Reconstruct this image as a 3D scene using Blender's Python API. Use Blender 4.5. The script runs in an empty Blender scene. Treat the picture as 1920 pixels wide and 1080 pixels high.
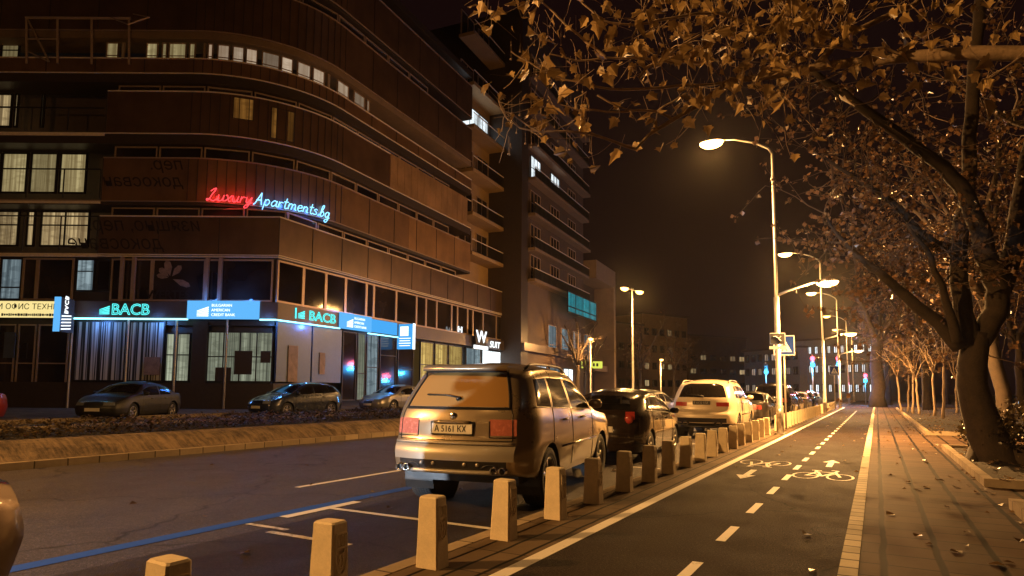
import bpy, math, random
import numpy as np
from mathutils import Vector, Matrix
random.seed(7)
sc = bpy.context.scene
col = sc.collection
R = math.radians

# ------------------------------------------------------------------ camera
F = 1220.0; PITCH = R(5.0); ROLL = R(0.4); YAW = R(29.2); EYE = 1.35
CX, CY = 960.0, 623.0
_f = np.array([0, math.cos(PITCH), math.sin(PITCH)])
_r0 = np.array([1.0, 0, 0]); _u0 = np.array([0, -math.sin(PITCH), math.cos(PITCH)])
_r = _r0 * math.cos(ROLL) + _u0 * math.sin(ROLL)
_u = -_r0 * math.sin(ROLL) + _u0 * math.cos(ROLL)
_c, _s = math.cos(YAW), math.sin(YAW)
def tow(p): return np.array([p[0] * _c - p[1] * _s, p[0] * _s + p[1] * _c, p[2]])
def frw(p): return np.array([p[0] * _c + p[1] * _s, -p[0] * _s + p[1] * _c, p[2]])
def proj(p):
    q = frw(p) - np.array([0, 0, EYE]); d = q @ _f
    return CX + F * (q @ _r) / d, CY - F * (q @ _u) / d, d
def ray(px, py): return _r * (px - CX) / F + _u * (CY - py) / F + _f
def P(px, py, v):                      # point seen at a pixel, v metres straight ahead
    d = ray(px, py); t = v / d[1]
    return tow(d * t + np.array([0, 0, EYE]))
def G(px, py, z=0.0):                  # point of the ground plane seen at a pixel
    d = ray(px, py); t = (z - EYE) / d[2]
    return tow(d * t + np.array([0, 0, EYE]))

cam = bpy.data.cameras.new('camera'); cam_o = bpy.data.objects.new('camera', cam); col.objects.link(cam_o)
cam.sensor_width = 36.0; cam.lens = 36.0 * F / 1920.0
cam.shift_y = (CY - 540.0) / 1920.0
cam.clip_start = 0.05; cam.clip_end = 2000
rw, uw, fw = tow(_r), tow(_u), tow(_f)
m = Matrix.Identity(4)
for i in range(3):
    m[i][0] = rw[i]; m[i][1] = uw[i]; m[i][2] = -fw[i]
m[0][3], m[1][3], m[2][3] = 0, 0, EYE
cam_o.matrix_world = m
sc.camera = cam_o

# ------------------------------------------------------------------ world, sun, exposure
w = bpy.data.worlds.new('World'); sc.world = w; w.use_nodes = True
wn = w.node_tree; wn.nodes.clear()
wo = wn.nodes.new('ShaderNodeOutputWorld'); b1 = wn.nodes.new('ShaderNodeBackground'); b2 = wn.nodes.new('ShaderNodeBackground')
ad = wn.nodes.new('ShaderNodeAddShader'); sky = wn.nodes.new('ShaderNodeTexSky')
sky.sky_type = 'NISHITA'; sky.sun_disc = False; sky.sun_elevation = R(-6); sky.sun_rotation = R(120)
wn.links.new(sky.outputs[0], b1.inputs[0]); b1.inputs[1].default_value = 0.006
b2.inputs[0].default_value = (0.0062, 0.0021, 0.0020, 1); b2.inputs[1].default_value = 1.0      # town glow on the night sky
wn.links.new(b1.outputs[0], ad.inputs[0]); wn.links.new(b2.outputs[0], ad.inputs[1]); wn.links.new(ad.outputs[0], wo.inputs[0])
sc.view_settings.view_transform = 'Standard'; sc.view_settings.look = 'None'
sc.view_settings.exposure = 0.0; sc.view_settings.gamma = 1.0; sc.view_settings.use_curve_mapping = False
sc.render.engine = 'CYCLES'
sc.cycles.max_bounces = 6; sc.cycles.diffuse_bounces = 2; sc.cycles.glossy_bounces = 3; sc.cycles.transmission_bounces = 4
sc.cycles.transparent_max_bounces = 8; sc.cycles.sample_clamp_indirect = 4.0; sc.cycles.use_denoising = True
sc.cycles.caustics_reflective = False; sc.cycles.caustics_refractive = False

SOD = (1.0, 0.50, 0.145)
def light(name, kind, loc, power, color, parent=None, radius=0.12, **kw):
    L = bpy.data.lights.new(name, kind); L.energy = power; L.color = color
    if kind in ('POINT', 'SPOT'): L.shadow_soft_size = radius
    for k, v in kw.items(): setattr(L, k, v)
    o = bpy.data.objects.new(name, L); col.objects.link(o); o.location = loc
    if parent: o.parent = parent
    return o
# dim added moonlight, its source out of sight, far weaker than the lamps
added_moonlight = light('added_moonlight', 'SUN', (0, 0, 60), 0.004, (0.8, 0.88, 1.0)); added_moonlight.data.angle = R(0.5); added_moonlight.rotation_euler = (R(50), 0, R(120))
# head lamps of the car that comes up the lane behind the photographer
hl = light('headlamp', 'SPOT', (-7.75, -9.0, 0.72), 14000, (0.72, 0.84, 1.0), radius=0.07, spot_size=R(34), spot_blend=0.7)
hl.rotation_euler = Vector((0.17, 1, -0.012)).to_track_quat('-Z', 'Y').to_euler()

# ------------------------------------------------------------------ materials
MATS = {}
def nt(name):
    m = bpy.data.materials.new(name); m.use_nodes = True; t = m.node_tree; t.nodes.clear()
    o = t.nodes.new('ShaderNodeOutputMaterial'); MATS[name] = m
    return m, t, o
def N(t, kind, **kw):
    n = t.nodes.new(kind)
    for k, v in kw.items():
        if k in n.inputs.keys() if isinstance(k, str) else False: n.inputs[k].default_value = v
        else: setattr(n, k, v)
    return n
def mth(t, op, a, b=None, c=None):
    n = t.nodes.new('ShaderNodeMath'); n.operation = op
    for i, x in enumerate((a, b, c)):
        if x is None: continue
        if isinstance(x, (int, float)): n.inputs[i].default_value = x
        else: t.links.new(x, n.inputs[i])
    return n.outputs[0]
def mixc(t, fac, a, b, blend='MIX'):
    n = t.nodes.new('ShaderNodeMix'); n.data_type = 'RGBA'; n.blend_type = blend
    for idx, x in ((0, fac), (6, a), (7, b)):
        if isinstance(x, (int, float)): n.inputs[idx].default_value = x
        elif isinstance(x, tuple): n.inputs[idx].default_value = (*x[:3], 1)
        else: t.links.new(x, n.inputs[idx])
    return n.outputs[2]
def coords(t, scale=(1, 1, 1), kind='Object'):
    c = t.nodes.new('ShaderNodeTexCoord'); mp = t.nodes.new('ShaderNodeMapping'); mp.inputs['Scale'].default_value = scale
    t.links.new(c.outputs[kind], mp.inputs[0]); return mp.outputs[0]
def noise(t, vec, scale, detail=4, rough=0.6):
    n = t.nodes.new('ShaderNodeTexNoise'); n.inputs['Scale'].default_value = scale; n.inputs['Detail'].default_value = detail; n.inputs['Roughness'].default_value = rough
    t.links.new(vec, n.inputs['Vector']); return n.outputs[0]
def ramp(t, fac, lo, hi):
    n = t.nodes.new('ShaderNodeMapRange'); n.inputs[1].default_value = lo; n.inputs[2].default_value = hi; n.clamp = True
    t.links.new(fac, n.inputs[0]); return n.outputs[0]
def bump(t, h, strength=0.3, dist=0.02):
    n = t.nodes.new('ShaderNodeBump'); n.inputs['Strength'].default_value = strength; n.inputs['Distance'].default_value = dist
    t.links.new(h, n.inputs['Height']); return n.outputs[0]
def bsdf(t, o, color, rough=0.6, metal=0.0, coat=0.0, normal=None, spec=0.5):
    b = t.nodes.new('ShaderNodeBsdfPrincipled')
    if isinstance(color, tuple): b.inputs['Base Color'].default_value = (*color[:3], 1)
    else: t.links.new(color, b.inputs['Base Color'])
    if isinstance(rough, (int, float)): b.inputs['Roughness'].default_value = rough
    else: t.links.new(rough, b.inputs['Roughness'])
    b.inputs['Metallic'].default_value = metal; b.inputs['Coat Weight'].default_value = coat; b.inputs['Specular IOR Level'].default_value = spec
    if normal is not None: t.links.new(normal, b.inputs['Normal'])
    t.links.new(b.outputs[0], o.inputs[0]); return b
def mat(name, color, rough=0.6, metal=0.0, coat=0.0, var=0.25, scale=6.0, bmp=0.0, bscale=None, spec=0.5, kind='Object'):
    m, t, o = nt(name); v = coords(t, kind=kind)
    n1 = noise(t, v, scale); n2 = noise(t, v, scale * 7.3, 3)
    k = mth(t, 'ADD', mth(t, 'MULTIPLY', n1, 0.65), mth(t, 'MULTIPLY', n2, 0.35))
    k = ramp(t, k, 0.3, 0.7)
    lo = tuple(c * (1 - var) for c in color); hi = tuple(min(1, c * (1 + var)) for c in color)
    cc = mixc(t, k, lo, hi)
    rr = mth(t, 'ADD', mth(t, 'MULTIPLY', n1, 0.25), rough - 0.12)
    nn = bump(t, noise(t, v, bscale or scale * 5, 4), bmp, 0.01) if bmp else None
    bsdf(t, o, cc, rr, metal, coat, nn, spec); return m
def emit(name, color, strength, stripes=None, kind='Object'):
    m, t, o = nt(name); e = t.nodes.new('ShaderNodeEmission'); e.inputs[1].default_value = strength
    e.inputs[0].default_value = (*color, 1)
    if stripes: stripes(t, e)
    t.links.new(e.outputs[0], o.inputs[0]); return m

asphalt = lambda name, base, rough, tint=0.3, patch=0.35: None
def make_asphalt(name, base, rough, patch=0.4, spec=0.4):
    m, t, o = nt(name); v = coords(t)
    fine = noise(t, v, 55, 3, 0.8); mid = noise(t, v, 1.6, 5, 0.65); big = noise(t, coords(t, (1, 0.25, 1)), 0.7, 4)
    vor = t.nodes.new('ShaderNodeTexVoronoi'); vor.inputs['Scale'].default_value = 120; t.links.new(v, vor.inputs['Vector'])
    k = mth(t, 'ADD', mth(t, 'MULTIPLY', ramp(t, mid, 0.3, 0.72), patch), mth(t, 'MULTIPLY', ramp(t, big, 0.35, 0.7), 0.45))
    c1 = mixc(t, k, tuple(c * 0.55 for c in base), tuple(c * 1.5 for c in base))
    c2 = mixc(t, ramp(t, fine, 0.5, 0.72), c1, tuple(min(1, c * 4.2) for c in base))
    crack = t.nodes.new('ShaderNodeTexVoronoi'); crack.feature = 'DISTANCE_TO_EDGE'; crack.inputs['Scale'].default_value = 0.35
    vv = t.nodes.new('ShaderNodeVectorMath'); vv.operation = 'ADD'
    nd = t.nodes.new('ShaderNodeTexNoise'); nd.inputs['Scale'].default_value = 1.3; t.links.new(v, nd.inputs['Vector'])
    t.links.new(v, vv.inputs[0]); t.links.new(nd.outputs['Color'], vv.inputs[1]); t.links.new(vv.outputs[0], crack.inputs['Vector'])
    ck = ramp(t, crack.outputs[0], 0.0, 0.012)
    c3 = mixc(t, ck, tuple(c * 0.35 for c in base), c2)
    rr = mth(t, 'ADD', mth(t, 'MULTIPLY', mid, 0.35), rough - 0.17)
    bsdf(t, o, c3, rr, normal=bump(t, vor.outputs[0], 0.7, 0.008), spec=spec); return m
M_road = make_asphalt('road asphalt', (0.050, 0.043, 0.048), 0.52)
M_lot = make_asphalt('parking asphalt', (0.024, 0.017, 0.015), 0.5)
M_cycle = make_asphalt('cycle path asphalt', (0.019, 0.013, 0.011), 0.8, spec=0.1)
M_earth = mat('earth', (0.022, 0.014, 0.010), 0.95, var=0.5, scale=3, bmp=0.8, bscale=25)

def make_slabs(name, base, sx, sy, joint=0.012, along=1.0):
    # slabs sx by sy metres, dark joints, each slab its own tone
    m, t, o = nt(name); c = t.nodes.new('ShaderNodeTexCoord'); sp = t.nodes.new('ShaderNodeSeparateXYZ')
    v = c.outputs['Object']; t.links.new(v, sp.inputs[0])
    nz = mth(t, 'MULTIPLY', mth(t, 'SUBTRACT', noise(t, v, 1.2, 2), 0.5), 0.05)
    fx = mth(t, 'DIVIDE', mth(t, 'ADD', sp.outputs[0], nz), sx); fy = mth(t, 'DIVIDE', mth(t, 'ADD', sp.outputs[1], nz), sy)
    def edge(q, s, j):
        fr = mth(t, 'FRACT', q); d = mth(t, 'MINIMUM', fr, mth(t, 'SUBTRACT', 1.0, fr))
        return ramp(t, d, j / s * 0.55, j / s * 0.95)
    e = mth(t, 'MINIMUM', edge(fx, sx, joint * 1.6), mth(t, 'ADD', edge(fy, sy, joint * 0.8), 0.2))
    cm = t.nodes.new('ShaderNodeCombineXYZ'); t.links.new(mth(t, 'FLOOR', fx), cm.inputs[0]); t.links.new(mth(t, 'FLOOR', fy), cm.inputs[1])
    wnz = t.nodes.new('ShaderNodeTexWhiteNoise'); t.links.new(cm.outputs[0], wnz.inputs['Vector'])
    dirt = ramp(t, noise(t, v, 2.1, 5, 0.7), 0.3, 0.7); grain = noise(t, v, 60, 3)
    k = mth(t, 'ADD', mth(t, 'MULTIPLY', wnz.outputs[0], 0.45), mth(t, 'ADD', mth(t, 'MULTIPLY', dirt, 0.4), mth(t, 'MULTIPLY', grain, 0.25)))
    cc = mixc(t, k, tuple(x * 0.5 for x in base), tuple(x * 1.3 for x in base))
    cc = mixc(t, e, tuple(x * 0.05 for x in base), cc)
    h = mth(t, 'ADD', mth(t, 'MULTIPLY', e, 1.0), mth(t, 'MULTIPLY', grain, 0.15))
    bsdf(t, o, cc, 0.75, normal=bump(t, h, 0.22, 0.004), spec=0.06); return m
M_walk = make_slabs('pavement slabs', (0.088, 0.056, 0.037), 0.40, 0.40, 0.022)
M_strip = make_slabs('kerb strip slabs', (0.125, 0.088, 0.057), 0.215, 0.6, 0.013)
M_farwalk = make_slabs('far pavement slabs', (0.2, 0.17, 0.14), 0.5, 0.5)
M_kerb = make_slabs('kerb stone', (0.34, 0.27, 0.19), 5.0, 0.55, 0.02)
M_block = make_slabs('worn white kerb block', (0.62, 0.55, 0.42), 5.0, 0.26, 0.03)

def make_paint(name, color, wear=0.45):
    m, t, o = nt(name); v = coords(t); n = noise(t, v, 9, 5, 0.75); n2 = noise(t, v, 70, 2)
    k = ramp(t, mth(t, 'ADD', mth(t, 'MULTIPLY', n, 0.7), mth(t, 'MULTIPLY', n2, 0.3)), wear - 0.06, wear + 0.04)
    bsdf(t, o, mixc(t, k, tuple(c * 0.3 + 0.02 for c in color), color), 0.6); return m
M_white = make_paint('white road paint', (0.74, 0.70, 0.64), 0.38)
M_white_old = make_paint('worn white road paint', (0.6, 0.55, 0.48), 0.47)
M_blue = make_paint('blue road paint', (0.012, 0.075, 0.42), 0.36)

def make_wallstain():
    m, t, o = nt('stained concrete'); v = coords(t); sp = t.nodes.new('ShaderNodeSeparateXYZ'); t.links.new(v, sp.inputs[0])
    n = noise(t, v, 16, 5, 0.7); big = noise(t, coords(t, (1.4, 0.9, 1.4)), 1.5, 8, 0.75); fine = noise(t, coords(t, (0.8, 5.5, 0.8)), 2.2, 6, 0.75)
    k = mth(t, 'ADD', mth(t, 'MULTIPLY', ramp(t, big, 0.38, 0.62), 0.4), mth(t, 'ADD', mth(t, 'MULTIPLY', ramp(t, fine, 0.36, 0.64), 0.45), mth(t, 'MULTIPLY', n, 0.25)))
    low = ramp(t, mth(t, 'ADD', sp.outputs[2], mth(t, 'MULTIPLY', big, 0.12)), 0.04, 0.13)
    cc = mixc(t, ramp(t, k, 0.2, 0.85), (0.03, 0.02, 0.013), (0.25, 0.175, 0.105))
    cc = mixc(t, low, mixc(t, n, (0.015, 0.01, 0.008), (0.2, 0.14, 0.09)), cc)
    bsdf(t, o, cc, 0.85, normal=bump(t, k, 0.7, 0.04)); return m
M_stain = make_wallstain()
M_bollard = mat('cast stone', (0.68, 0.56, 0.38), 0.75, var=0.16, scale=7, bmp=0.25, bscale=80)
M_steel = mat('galvanised steel', (0.45, 0.42, 0.38), 0.42, 0.7, var=0.2, scale=4)
M_darksteel = mat('dark painted steel', (0.03, 0.026, 0.024), 0.4, 0.3, var=0.2)
M_black = mat('black plastic', (0.015, 0.014, 0.013), 0.45, var=0.3)
M_rubber = mat('rubber', (0.02, 0.019, 0.019), 0.8, var=0.3)

# facade materials
M_wall = mat('dark brown render', (0.10, 0.062, 0.04), 0.7, var=0.3, scale=0.8, bmp=0.1)
M_soffit = mat('ochre render', (0.36, 0.23, 0.11), 0.75, var=0.18, scale=1.0)
M_soffit2 = mat('brown soffit render', (0.22, 0.145, 0.09), 0.75, var=0.2, scale=1.0)
M_slab = mat('dark slab edge', (0.045, 0.03, 0.022), 0.5, var=0.3)
def make_band(name, base, rough, seams=True):
    m, t, o = nt(name); v = coords(t); n = noise(t, v, 0.5, 4); n2 = noise(t, coords(t, (1, 1, 0.15)), 2.0, 4)
    k = mth(t, 'ADD', mth(t, 'MULTIPLY', ramp(t, n, 0.3, 0.7), 0.6), mth(t, 'MULTIPLY', n2, 0.4))
    cc = mixc(t, k, tuple(c * 0.55 for c in base), tuple(c * 1.5 for c in base))
    b_ = bsdf(t, o, cc, rough, 0.5, 0.8, bump(t, n2, 0.06, 0.05), 1.0); b_.inputs['Coat Roughness'].default_value = 0.24; return m
M_band = make_band('brown glass band', (0.16, 0.088, 0.044), 0.36)
M_band2 = make_band('bronze cladding', (0.62, 0.37, 0.19), 0.32)
M_band3 = make_band('warm glass band', (0.26, 0.14, 0.066), 0.36)
M_bandglow = make_band('glass band with painted glow', (0.42, 0.23, 0.10), 0.34)
M_trim = mat('pale metal trim', (0.85, 0.72, 0.6), 0.45, 0.0, var=0.15)
M_frame = mat('bronze window frame', (0.5, 0.36, 0.27), 0.4, 0.4, var=0.15)
M_framed = mat('dark window frame', (0.03, 0.026, 0.024), 0.4, 0.3, var=0.2)
M_fascia = mat('dark fascia', (0.13, 0.10, 0.09), 0.4, 0.3, var=0.2, scale=1)
M_silver = mat('silver cladding panel', (0.13, 0.16, 0.24), 0.38, 0.5, var=0.15, scale=1.2)
def make_darkglass():
    m, t, o = nt('dark window glass'); v = coords(t); n = noise(t, v, 0.35, 3)
    bsdf(t, o, mixc(t, ramp(t, n, 0.35, 0.65), (0.012, 0.009, 0.008), (0.05, 0.036, 0.03)), 0.06, 0.0, 0.0, bump(t, n, 0.04, 0.1), 0.8); return m
M_glass = make_darkglass()
M_board = mat('poster panel', (0.30, 0.2, 0.16), 0.5, var=0.5, scale=3)

def pat_curtain(base, dark, fold=22.0, topband=True):
    def f(t, e):
        v = coords(t); sp = t.nodes.new('ShaderNodeSeparateXYZ'); t.links.new(v, sp.inputs[0])
        oi = t.nodes.new('ShaderNodeObjectInfo'); va = t.nodes.new('ShaderNodeVectorMath'); va.operation = 'ADD'; t.links.new(coords(t, (fold / 6, fold / 6, 0.02)), va.inputs[0]); cx_ = t.nodes.new('ShaderNodeCombineXYZ'); t.links.new(mth(t, 'MULTIPLY', oi.outputs['Random'], 40.0), cx_.inputs[0]); t.links.new(cx_.outputs[0], va.inputs[1])
        n = noise(t, va.outputs[0], 6, 3, 0.7); e.inputs[1].default_value *= 1.0
        t.links.new(mth(t, 'MULTIPLY', mth(t, 'ADD', mth(t, 'MULTIPLY', oi.outputs['Random'], 0.9), 0.55), e.inputs[1].default_value), e.inputs[1])
        k = ramp(t, n, 0.34, 0.62)
        big = ramp(t, noise(t, va.outputs[0], 0.9, 3), 0.38, 0.6); zz_ = t.nodes.new('ShaderNodeSeparateXYZ'); t.links.new(coords(t, (1, 1, 1)), zz_.inputs[0]); shelf = ramp(t, noise(t, coords(t, (0.7, 0.7, 2.2)), 1.6, 2), 0.42, 0.5); big = mth(t, 'MULTIPLY', mth(t, 'MAXIMUM', big, 0.25), mth(t, 'ADD', mth(t, 'MULTIPLY', shelf, 0.55), 0.45))
        k2 = mth(t, 'MULTIPLY', k, mth(t, 'ADD', mth(t, 'MULTIPLY', big, 0.7), 0.3))
        t.links.new(mixc(t, k2, dark, base), e.inputs[0])
    return f
M_litwarm = emit('lit room with warm curtain', (1, 0.7, 0.35), 0.62, pat_curtain((1.0, 0.74, 0.36), (0.13, 0.075, 0.03)))
M_lityel = emit('lit room with ceiling lamps', (1, 0.8, 0.4), 0.46, pat_curtain((0.92, 0.75, 0.36), (0.28, 0.2, 0.08), 9))
M_litpale = emit('lit room behind pale blind', (1, 0.9, 0.75), 0.42, pat_curtain((1.0, 0.78, 0.56), (0.5, 0.33, 0.2), 3))
M_litcool = emit('lit room with cool light', (0.8, 0.9, 1), 0.5, pat_curtain((0.55, 0.72, 0.78), (0.06, 0.09, 0.11), 5))
M_litblue = emit('lit blue room', (0.3, 0.5, 1), 0.5, pat_curtain((0.4, 0.55, 0.8), (0.05, 0.08, 0.16), 8))
M_litwhite = emit('lit white room', (1, 1, 1), 2.6, pat_curtain((0.85, 0.95, 1.0), (0.2, 0.22, 0.22), 9))
M_litbank = emit('lit bank hall', (0.9, 1, 0.8), 0.62, pat_curtain((0.72, 0.78, 0.56), (0.12, 0.13, 0.09), 14))
M_litshop = emit('lit shop', (1, 0.8, 0.35), 1.0, pat_curtain((1.0, 0.72, 0.22), (0.22, 0.12, 0.03), 10))
M_litteal = emit('lit teal room', (0.1, 0.7, 0.8), 0.8, pat_curtain((0.06, 0.62, 0.74), (0.01, 0.08, 0.1), 6))
def pat_blind(t, e):
    v = coords(t); n = noise(t, coords(t, (1, 1, 0.01)), 11.5, 1, 0.3); k = ramp(t, n, 0.42, 0.56)
    t.links.new(mixc(t, k, (0.01, 0.009, 0.01), (0.34, 0.35, 0.36)), e.inputs[0])
def make_blind():
    # vertical blind slats hanging behind the shop glass, lit by the sign above
    m, t, o = nt('vertical blind'); n = noise(t, coords(t, (1, 1, 0.01)), 11.5, 1, 0.3); k = ramp(t, n, 0.42, 0.56)
    bsdf(t, o, mixc(t, k, (0.02, 0.018, 0.018), (0.55, 0.55, 0.55)), 0.6); return m
M_blind = make_blind()
M_neonred = emit('red neon', (1.0, 0.06, 0.07), 2.2)
M_neonblue = emit('pale blue neon', (0.22, 0.6, 1.0), 2.6)
M_cyan = emit('cyan lit letters', (0.10, 0.85, 0.85), 1.6)
M_led = emit('led strip', (0.30, 0.85, 1.0), 3.0)
M_bluebox = emit('blue light box', (0.07, 0.42, 0.95), 1.0)
M_bluebox2 = emit('pale blue light box', (0.13, 0.50, 1.0), 1.0)
M_whitebox = emit('white lit letters', (0.9, 0.97, 1.0), 1.7)
M_yelbox = emit('yellow light box', (1.0, 0.80, 0.32), 1.0)
M_lime = emit('lime light box', (0.85, 0.9, 0.12), 0.9)
M_redbox = emit('red lit sign', (1.0, 0.08, 0.10), 0.9)
M_ink = mat('black sign ink', (0.01, 0.009, 0.008), 0.6, var=0.1)
M_inkbrown = mat('dark brown window lettering', (0.022, 0.013, 0.010), 0.7, var=0.1)
M_lamp = emit('sodium lamp glass', (1.0, 0.60, 0.2), 12)
M_lampfar = emit('far sodium lamp glass', (1.0, 0.54, 0.14), 8)
M_redlamp = emit('red traffic lens', (1.0, 0.06, 0.10), 9)
M_bluelamp = emit('blue traffic lens', (0.03, 0.4, 1.0), 8)
M_signblue = mat('blue traffic sign', (0.004, 0.018, 0.11), 0.8, var=0.1, spec=0.1)
M_signwhite = mat('white reflective sign', (0.34, 0.34, 0.33), 0.7, var=0.05, spec=0.2)

def make_leaf(name, c1, c2):
    m, t, o = nt(name); oi = t.nodes.new('ShaderNodeNewGeometry'); v = coords(t)
    n = noise(t, v, 14, 3); k = mth(t, 'ADD', mth(t, 'MULTIPLY', oi.outputs['Random Per Island'], 0.75), mth(t, 'MULTIPLY', n, 0.3))
    cc = mixc(t, k, c1, c2)
    d = t.nodes.new('ShaderNodeBsdfPrincipled'); t.links.new(cc, d.inputs['Base Color']); d.inputs['Roughness'].default_value = 0.34
    tr = t.nodes.new('ShaderNodeBsdfTranslucent'); t.links.new(cc, tr.inputs[0])
    mx = t.nodes.new('ShaderNodeMixShader'); mx.inputs[0].default_value = 0.3
    t.links.new(d.outputs[0], mx.inputs[1]); t.links.new(tr.outputs[0], mx.inputs[2]); t.links.new(mx.outputs[0], o.inputs[0]); return m
M_leaf = make_leaf('autumn leaf', (0.07, 0.035, 0.014), (0.58, 0.39, 0.16))
M_leafdark = make_leaf('brown leaf', (0.022, 0.012, 0.007), (0.26, 0.145, 0.075))
M_shrub = make_leaf('shrub leaf', (0.010, 0.008, 0.004), (0.11, 0.075, 0.035))
M_litter = make_leaf('fallen leaf', (0.06, 0.032, 0.015), (0.30, 0.19, 0.09))
M_bark = mat('plane bark', (0.24, 0.165, 0.10), 0.85, var=0.5, scale=5, bmp=0.8, bscale=22)
M_barkd = mat('dark bark', (0.045, 0.03, 0.02), 0.9, var=0.5, scale=5, bmp=0.8, bscale=20)
M_twig = mat('pale twig', (0.36, 0.26, 0.18), 0.8, var=0.3, scale=8)

def paint(name, color, metal=0.5, rough=0.34, dust=0.12):
    m, t, o = nt(name); v = coords(t); n = noise(t, v, 2.2, 5, 0.7); fl = noise(t, v, 350, 1)
    cc = mixc(t, mth(t, 'MULTIPLY', ramp(t, n, 0.3, 0.75), dust), color, (0.22, 0.17, 0.12))
    rr = mth(t, 'ADD', mth(t, 'MULTIPLY', n, 0.05), rough - 0.025)
    bsdf(t, o, cc, rr, metal, 0.7, bump(t, fl, 0.02, 0.002)); return m
M_gold = paint('champagne car paint', (0.34, 0.265, 0.175), 0.6, 0.28, 0.03)
M_goldtrim = paint('silver bumper paint', (0.34, 0.30, 0.24), 0.45, 0.38, 0.05)
M_darkcar = paint('black car paint', (0.02, 0.012, 0.009), 0.2, 0.22, 0.12)
M_whitecar = paint('white car paint', (0.62, 0.52, 0.38), 0.1, 0.35, 0.15)
M_bluecar = paint('dark blue car paint', (0.02, 0.03, 0.06), 0.3, 0.22, 0.1)
M_silvercar = paint('silver car paint', (0.28, 0.28, 0.29), 0.6, 0.3, 0.15)
M_bronzecar = paint('bronze car paint', (0.085, 0.042, 0.024), 0.4, 0.35, 0.12)
M_redcar = paint('red car paint', (0.35, 0.03, 0.02), 0.2, 0.3, 0.1)
M_greycar = paint('grey car paint', (0.07, 0.06, 0.055), 0.4, 0.28, 0.12)
def make_carglass(name, tint, opaque, dust):
    m, t, o = nt(name)
    g = t.nodes.new('ShaderNodeBsdfPrincipled'); g.inputs['Base Color'].default_value = (*tint, 1); g.inputs['Roughness'].default_value = 0.07 + dust * 0.45; g.inputs['Specular IOR Level'].default_value = 0.7
    tr = t.nodes.new('ShaderNodeBsdfTransparent'); tr.inputs[0].default_value = (0.6, 0.58, 0.55, 1)
    mx = t.nodes.new('ShaderNodeMixShader'); mx.inputs[0].default_value = opaque
    t.links.new(tr.outputs[0], mx.inputs[1]); t.links.new(g.outputs[0], mx.inputs[2]); t.links.new(mx.outputs[0], o.inputs[0]); return m
M_cglass = make_carglass('car glass', (0.012, 0.011, 0.010), 0.45, 0.0)
M_cglassd = make_carglass('tinted car glass', (0.012, 0.010, 0.009), 0.88, 0.0)
M_dusty = make_carglass('dusty rear glass', (0.30, 0.17, 0.055), 1.0, 0.45)
M_taillight = mat('red tail light', (0.42, 0.045, 0.035), 0.22, 0.0, 0.6, var=0.2, scale=20)
M_tailpale = mat('pale tail light', (0.45, 0.14, 0.10), 0.25, 0.0, 0.5, var=0.3, scale=20)
M_headl = mat('clear head light', (0.45, 0.5, 0.55), 0.12, 0.6, 0.6, var=0.3, scale=15)
M_chrome = mat('chrome', (0.65, 0.62, 0.58), 0.15, 1.0, var=0.05)
M_rim = mat('alloy rim', (0.42, 0.40, 0.38), 0.3, 0.8, var=0.1)
M_plate = mat('number plate', (0.72, 0.68, 0.58), 0.45, var=0.08)
M_seat = mat('seat fabric', (0.03, 0.028, 0.026), 0.9, var=0.3)
def make_tyre():
    m, t, o = nt('tyre with tread'); c = t.nodes.new('ShaderNodeTexCoord'); sp = t.nodes.new('ShaderNodeSeparateXYZ'); t.links.new(c.outputs['Object'], sp.inputs[0])
    a = mth(t, 'MULTIPLY', mth(t, 'ARCTAN2', sp.outputs[2], sp.outputs[1]), 11.0); x = mth(t, 'MULTIPLY', sp.outputs[0], 26.0)
    zig = mth(t, 'ADD', a, mth(t, 'MULTIPLY', mth(t, 'ABSOLUTE', sp.outputs[0]), 9.0))
    e1 = ramp(t, mth(t, 'ABSOLUTE', mth(t, 'SUBTRACT', mth(t, 'FRACT', zig), 0.5)), 0.08, 0.17); e2 = ramp(t, mth(t, 'ABSOLUTE', mth(t, 'SUBTRACT', mth(t, 'FRACT', x), 0.5)), 0.06, 0.14)
    h = mth(t, 'MULTIPLY', e1, e2)
    bsdf(t, o, mixc(t, h, (0.006, 0.006, 0.006), (0.06, 0.058, 0.056)), 0.75, normal=bump(t, h, 0.8, 0.012)); return m
M_tyre = make_tyre()

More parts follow.
